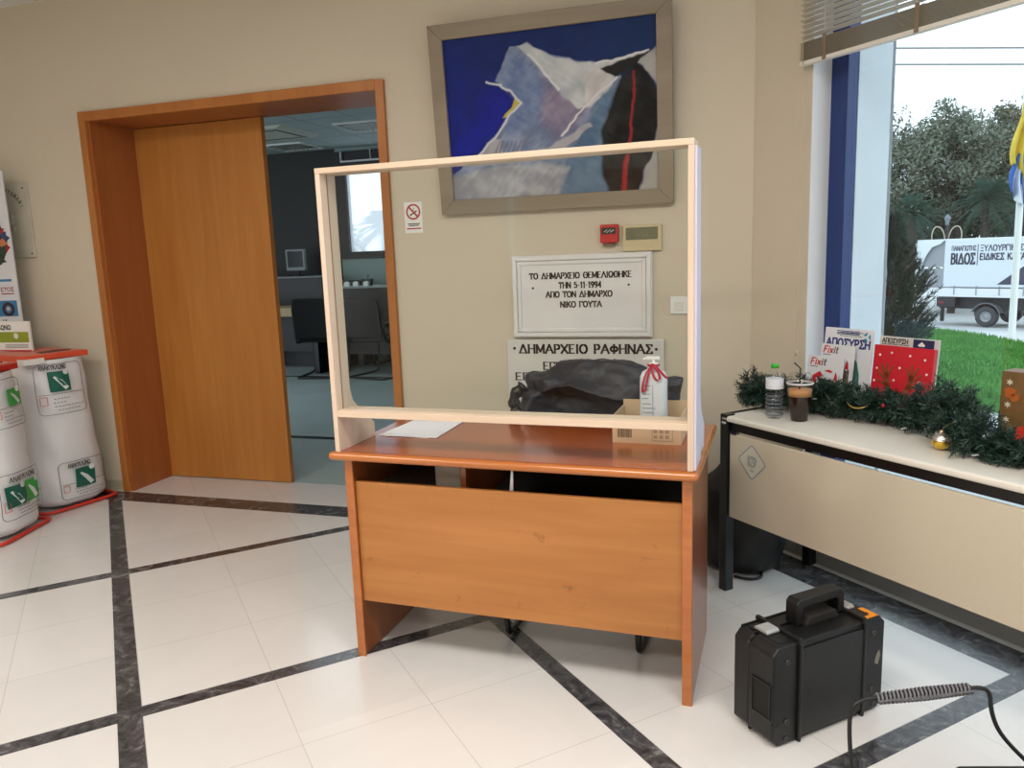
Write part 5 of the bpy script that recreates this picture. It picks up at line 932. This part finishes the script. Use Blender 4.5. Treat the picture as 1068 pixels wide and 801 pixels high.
# truck
ta = math.radians(-38); tk = thing('flatbed_truck', 'white tarpaulin covered truck parked on the road outside', 'truck', (5.39, 30.0, -1.47), ta)
Mt = mat('tarp_white', (214, 222, 230), .5, bump=.1, bscale=3); Mtr = mat('truck_white', (226, 230, 234), .4); Mg = mat('truck_grey', (150, 154, 160), .6)
zt, zb, zr = 2.87, 1.28, .98
MB().box(.93, 5.2, 0, 2.1, zb, zt).build('tarpaulin', Mt, tk, bevel=.03)
b = MB(); b.box(.0, .06, 0, .06, zb-.25, zt); b.box(0, .06, 2.04, 2.1, zb-.25, zt); b.box(0, .93, 0, 2.1, zt-.05, zt); split(b, 'bed_frame', Mtr, tk)
b = MB(); b.box(.07, .93, .04, .09, zb-.02, zb+.62); b.box(.07, .93, 1.9, 2.0, zb-.02, zt-.06); b.box(.07, .93, .04, .08, zb+.66, zt-.06); split(b, 'side_board', Mg, tk)
b = MB(); b.add([(.05, -.02, zt-.02), (.95, -.02, zt-.02), (.80, -.04, zt-.16), (.55, -.05, zt-.25), (.38, -.06, zt-.5), (.22, -.05, zt-.85), (.06, -.02, zt-.55)], [(0, 1, 2, 3, 4, 5, 6)]); o = b.build('torn_flap', Mt, tk); s_ = o.modifiers.new('s', 'SOLIDIFY'); s_.thickness = .02
MB().box(.0, 5.2, -.01, 2.11, zr-.02, zb-.03).build('drop_side', Mtr, tk, bevel=.01); b = MB(); [b.box(x, x+.03, -.03, -.01, zr+.05, zb+.05) for x in (1.3, 2.0, 2.7, 3.4, 4.1)]; split(b, 'drop_side_clip', Mg, tk)
b = MB(); b.box(.7, 6.6, .3, 1.8, .55, zr-.02); b.box(.75, 1.35, .02, .3, .62, zr-.04); b.build('chassis', mat('chassis_dark', (44, 46, 50), .6), tk); MB().box(.82, 1.0, -.01, .02, .72, .80).build('tail_lamp', mat('lamp_red', (120, 44, 50), .4), tk)
for y_ in (.02, 1.75):
    for x_ in (2.33, 6.2):
        b = MB(); b.lathe([(.17, -.11), (.30, -.115), (.335, -.09), (.335, .09), (.30, .115), (.17, .11)], 30); wz = b.build('wheel', mat('tyre', (66, 68, 74), .8), tk); wz.rotation_euler.x = PI/2; wz.location = (x_, y_+.12, .335)
        b = MB(); b.lathe([(0, .05), (.05, .07), (.08, .04), (.13, .02), (.17, .09), (.19, .09)], 24); h_ = b.build('hub', mat('hub_grey', (160, 164, 168), .4), wz)
b = MB(); [b.prism([(2.33+.42*math.cos(a), .335+.42*math.sin(a)), (2.33+.42*math.cos(a+.26), .335+.42*math.sin(a+.26)), (2.33+.46*math.cos(a+.26), .335+.46*math.sin(a+.26)), (2.33+.46*math.cos(a), .335+.46*math.sin(a))], -.0, .3, 'xz') for a in np.arange(.3, 2.8, .25)]; b.build('mudguard', mat('mudguard', (96, 98, 104), .6), tk)
b = MB(); b.prism([(5.3, .6), (7.3, .6), (7.4, 1.3), (6.9, 1.5), (6.5, 2.35), (5.4, 2.4)], .1, 2.0, 'xz'); b.build('cab', Mtr, tk, bevel=.05); MB().prism([(5.7, 1.55), (6.7, 1.55), (6.4, 2.2), (5.7, 2.2)], .08, .1, 'xz').build('cab_window', M_black, tk)
M_tx = mat('truck_lettering_ink', (58, 62, 78), .6); b = MB(); text(b, 'ΒΙΔΟΣ', 1.17, 2.05, .33, .74, .17, 0, -.003, .004); text(b, 'ΠΑΝΑΓΙΩΤΗΣ', 1.17, 2.48, .15, .76, .13, 0, -.003, .004); b.box(1.98, 2.0, -.007, -.003, 2.0, 2.68); text(b, 'ΞΥΛΟΥΡΓΙΚΕΣ ΕΡΓΑΣΙΕΣ', 2.07, 2.46, .18, 2.2, .16, 0, -.003, .004); text(b, 'ΕΙΔΙΚΕΣ ΚΑΤΑΣΚΕΥΕΣ', 2.07, 2.18, .19, 2.05, .2, 0, -.003, .004); b.build('lettering', M_tx, tk)
MB().prism([(2.62, zb+.1), (4.4, zb+.1), (4.4, zb+.9), (3.5, zb+.78)], -.006, -.002, 'xz').build('dark_triangle', mat('tarp_navy', (58, 64, 84), .5), tk)
# lamp post
lp = thing('street_lamp', 'street lamp with curled double arms behind the truck', 'street lamp', (6.70, 32.0, -1.6)); MB().tube([(0, 0, 0), (0, 0, 3.5)], [.07, .05], 10).build('pole', M_grey, lp)
b = MB()
for s_ in (-1, 1): b.tube(smoothpath([(0, 0, 2.6), (s_*.1, 0, 3.35), (s_*.38, 0, 3.5), (s_*.5, 0, 3.2), (s_*.46, 0, 2.9)], 3), .022, 6)
b.build('curled_arm', mat('lamp_cream', (188, 180, 156), .5), lp); MB().lathe([(.04, 3.5), (.10, 3.72), (.12, 3.76), (.03, 3.86), (0, 3.9)], 10).build('lantern', mat('lantern_grey', (120, 130, 140), .3), lp)
# overhead wires
for k, (za, zb_) in enumerate(((6.62, 6.10), (6.20, 5.70))):
    b = MB(); b.tube([(1.0+i*.8, 24, za+(zb_-za)*(i*.8-1.4)/5) for i in range(12)], .022, 6); o = b.build('overhead_wire', mat('wire_grey', (120, 122, 126), .6)); tag(o, ('upper' if k == 0 else 'lower')+' of the two thin wires crossing the sky', 'wire')
# flag pole with flags
fp = thing('flagpole', 'white flagpole standing on the pavement beyond the lawn', 'flagpole', (4.02, 14.3, -.33)); MB().tube([(0, 0, 0), (-.06, 0, 6.6)], [.055, .045], 12).build('pole', M_white, fp); MB().lathe([(0, 0), (.12, 0), (.12, .06), (.06, .08), (0, .08)], 14).build('base', Mg, fp)
def flag(name, label, x0, z0, z1, w_, cols, seed):
    t = thing(name, label, 'flag', (x0+.07, 14.25, z1)); h_ = z1-z0
    for k, (m, fa, fb_) in enumerate(cols):
        b = MB(); 
        def f(i, j): u = fa+(fb_-fa)*i; zz = -h_*j; wd = w_*(.35+.65*sm(j*1.1)); return ((u-.35)*wd+.03*math.sin(j*5+seed), .07*math.sin(u*19+seed+j*2)*(.3+j)-.06, zz+.12*math.sin(u*6+seed)*j)
        b.grid(f, 14, 22); o = b.build('cloth_stripe' if len(cols) > 1 else 'cloth', m, t); s_ = o.modifiers.new('s', 'SOLIDIFY'); s_.thickness = .004
My, Mb2, Mw = mat('flag_yellow', (222, 190, 60), .7, noise=.15, nscale=6), mat('flag_blue', (40, 92, 176), .7), mat('flag_white', (228, 232, 240), .7)
flag('yellow_flag', 'limp yellow flag hanging from the white pole', 3.87, 2.42, 3.45, .34, [(My, 0, 1)], 1.0)
flag('striped_flag', 'limp blue and white striped flag below the yellow one', 3.87, 2.02, 2.75, .40, [(Mb2, 0, .22), (Mw, .22, .42), (Mb2, .42, .6), (Mw, .6, .8), (Mb2, .8, 1)], 2.0)
# ------------------------------------------------------------------ light
w = bpy.data.worlds.new('world'); sc.world = w; w.use_nodes = True; wn = w.node_tree.nodes; bgd = wn['Background']; bgd.inputs['Color'].default_value = (.84, .93, 1.0, 1); bgd.inputs['Strength'].default_value = 1.9
def area(name, loc, sx, sy, power, col, rot=(0, 0, 0)):
    l = bpy.data.lights.new(name, 'AREA'); l.shape = 'RECTANGLE'; l.size = sx; l.size_y = sy; l.energy = power; l.color = col; o = bpy.data.objects.new(name, l); COL.objects.link(o); o.location = loc; o.rotation_euler = rot; return o
M_dif = mat('light_diffuser', (240, 238, 230), .5)
for k, (x, y) in enumerate(((-.9, .6), (-3.0, .6), (-.9, -1.3), (-3.0, -1.3), (.75, .9))):
    t = thing('ceiling_light', ['square ceiling light in the hall nearest the desk', 'square ceiling light in the hall left of the desk light', 'square ceiling light near the rear door', 'square ceiling light near the rear side window', 'square ceiling light nearest the side table'][k], 'ceiling light', (x, y, CE)); b = MB(); b.box(-.62, .62, -.32, .32, -.03, -.001); b.build('frame', M_dif, t, bevel=.004)
    area('lamp', (x, y, CE-.04), 1.15, .55, (46, 36, 38, 34, 34)[k], (1.0, .93, .86))
area('office_fill', (-5, 6.8, 2.9), 2.4, .5, 26, (.85, .95, 1.0))  # unseen fill light added to brighten the office, no fixture here
for nm, s_, z_, wd, ht in (('portal', 2.1, 1.43, 3.5, 2.6),):
    p = wp(s_, .44, z_); o = area(nm, p, wd, ht, 1, (1, 1, 1), (math.radians(90), 0, WR+PI)); o.data.cycles.is_portal = True
    o.rotation_euler = (math.radians(-90), 0, WR)
o = area('portal', (XR+.15, -1.0, 1.15), 2.4, 2.3, 1, (1, 1, 1), (math.radians(-90), 0, -PI/2)); o.data.cycles.is_portal = True
sc.view_settings.view_transform = 'Standard'; sc.view_settings.look = 'None'; sc.view_settings.gamma = 1; sc.view_settings.exposure = 0; sc.view_settings.use_curve_mapping = False
sc.cycles.max_bounces = 10; sc.cycles.transparent_max_bounces = 16
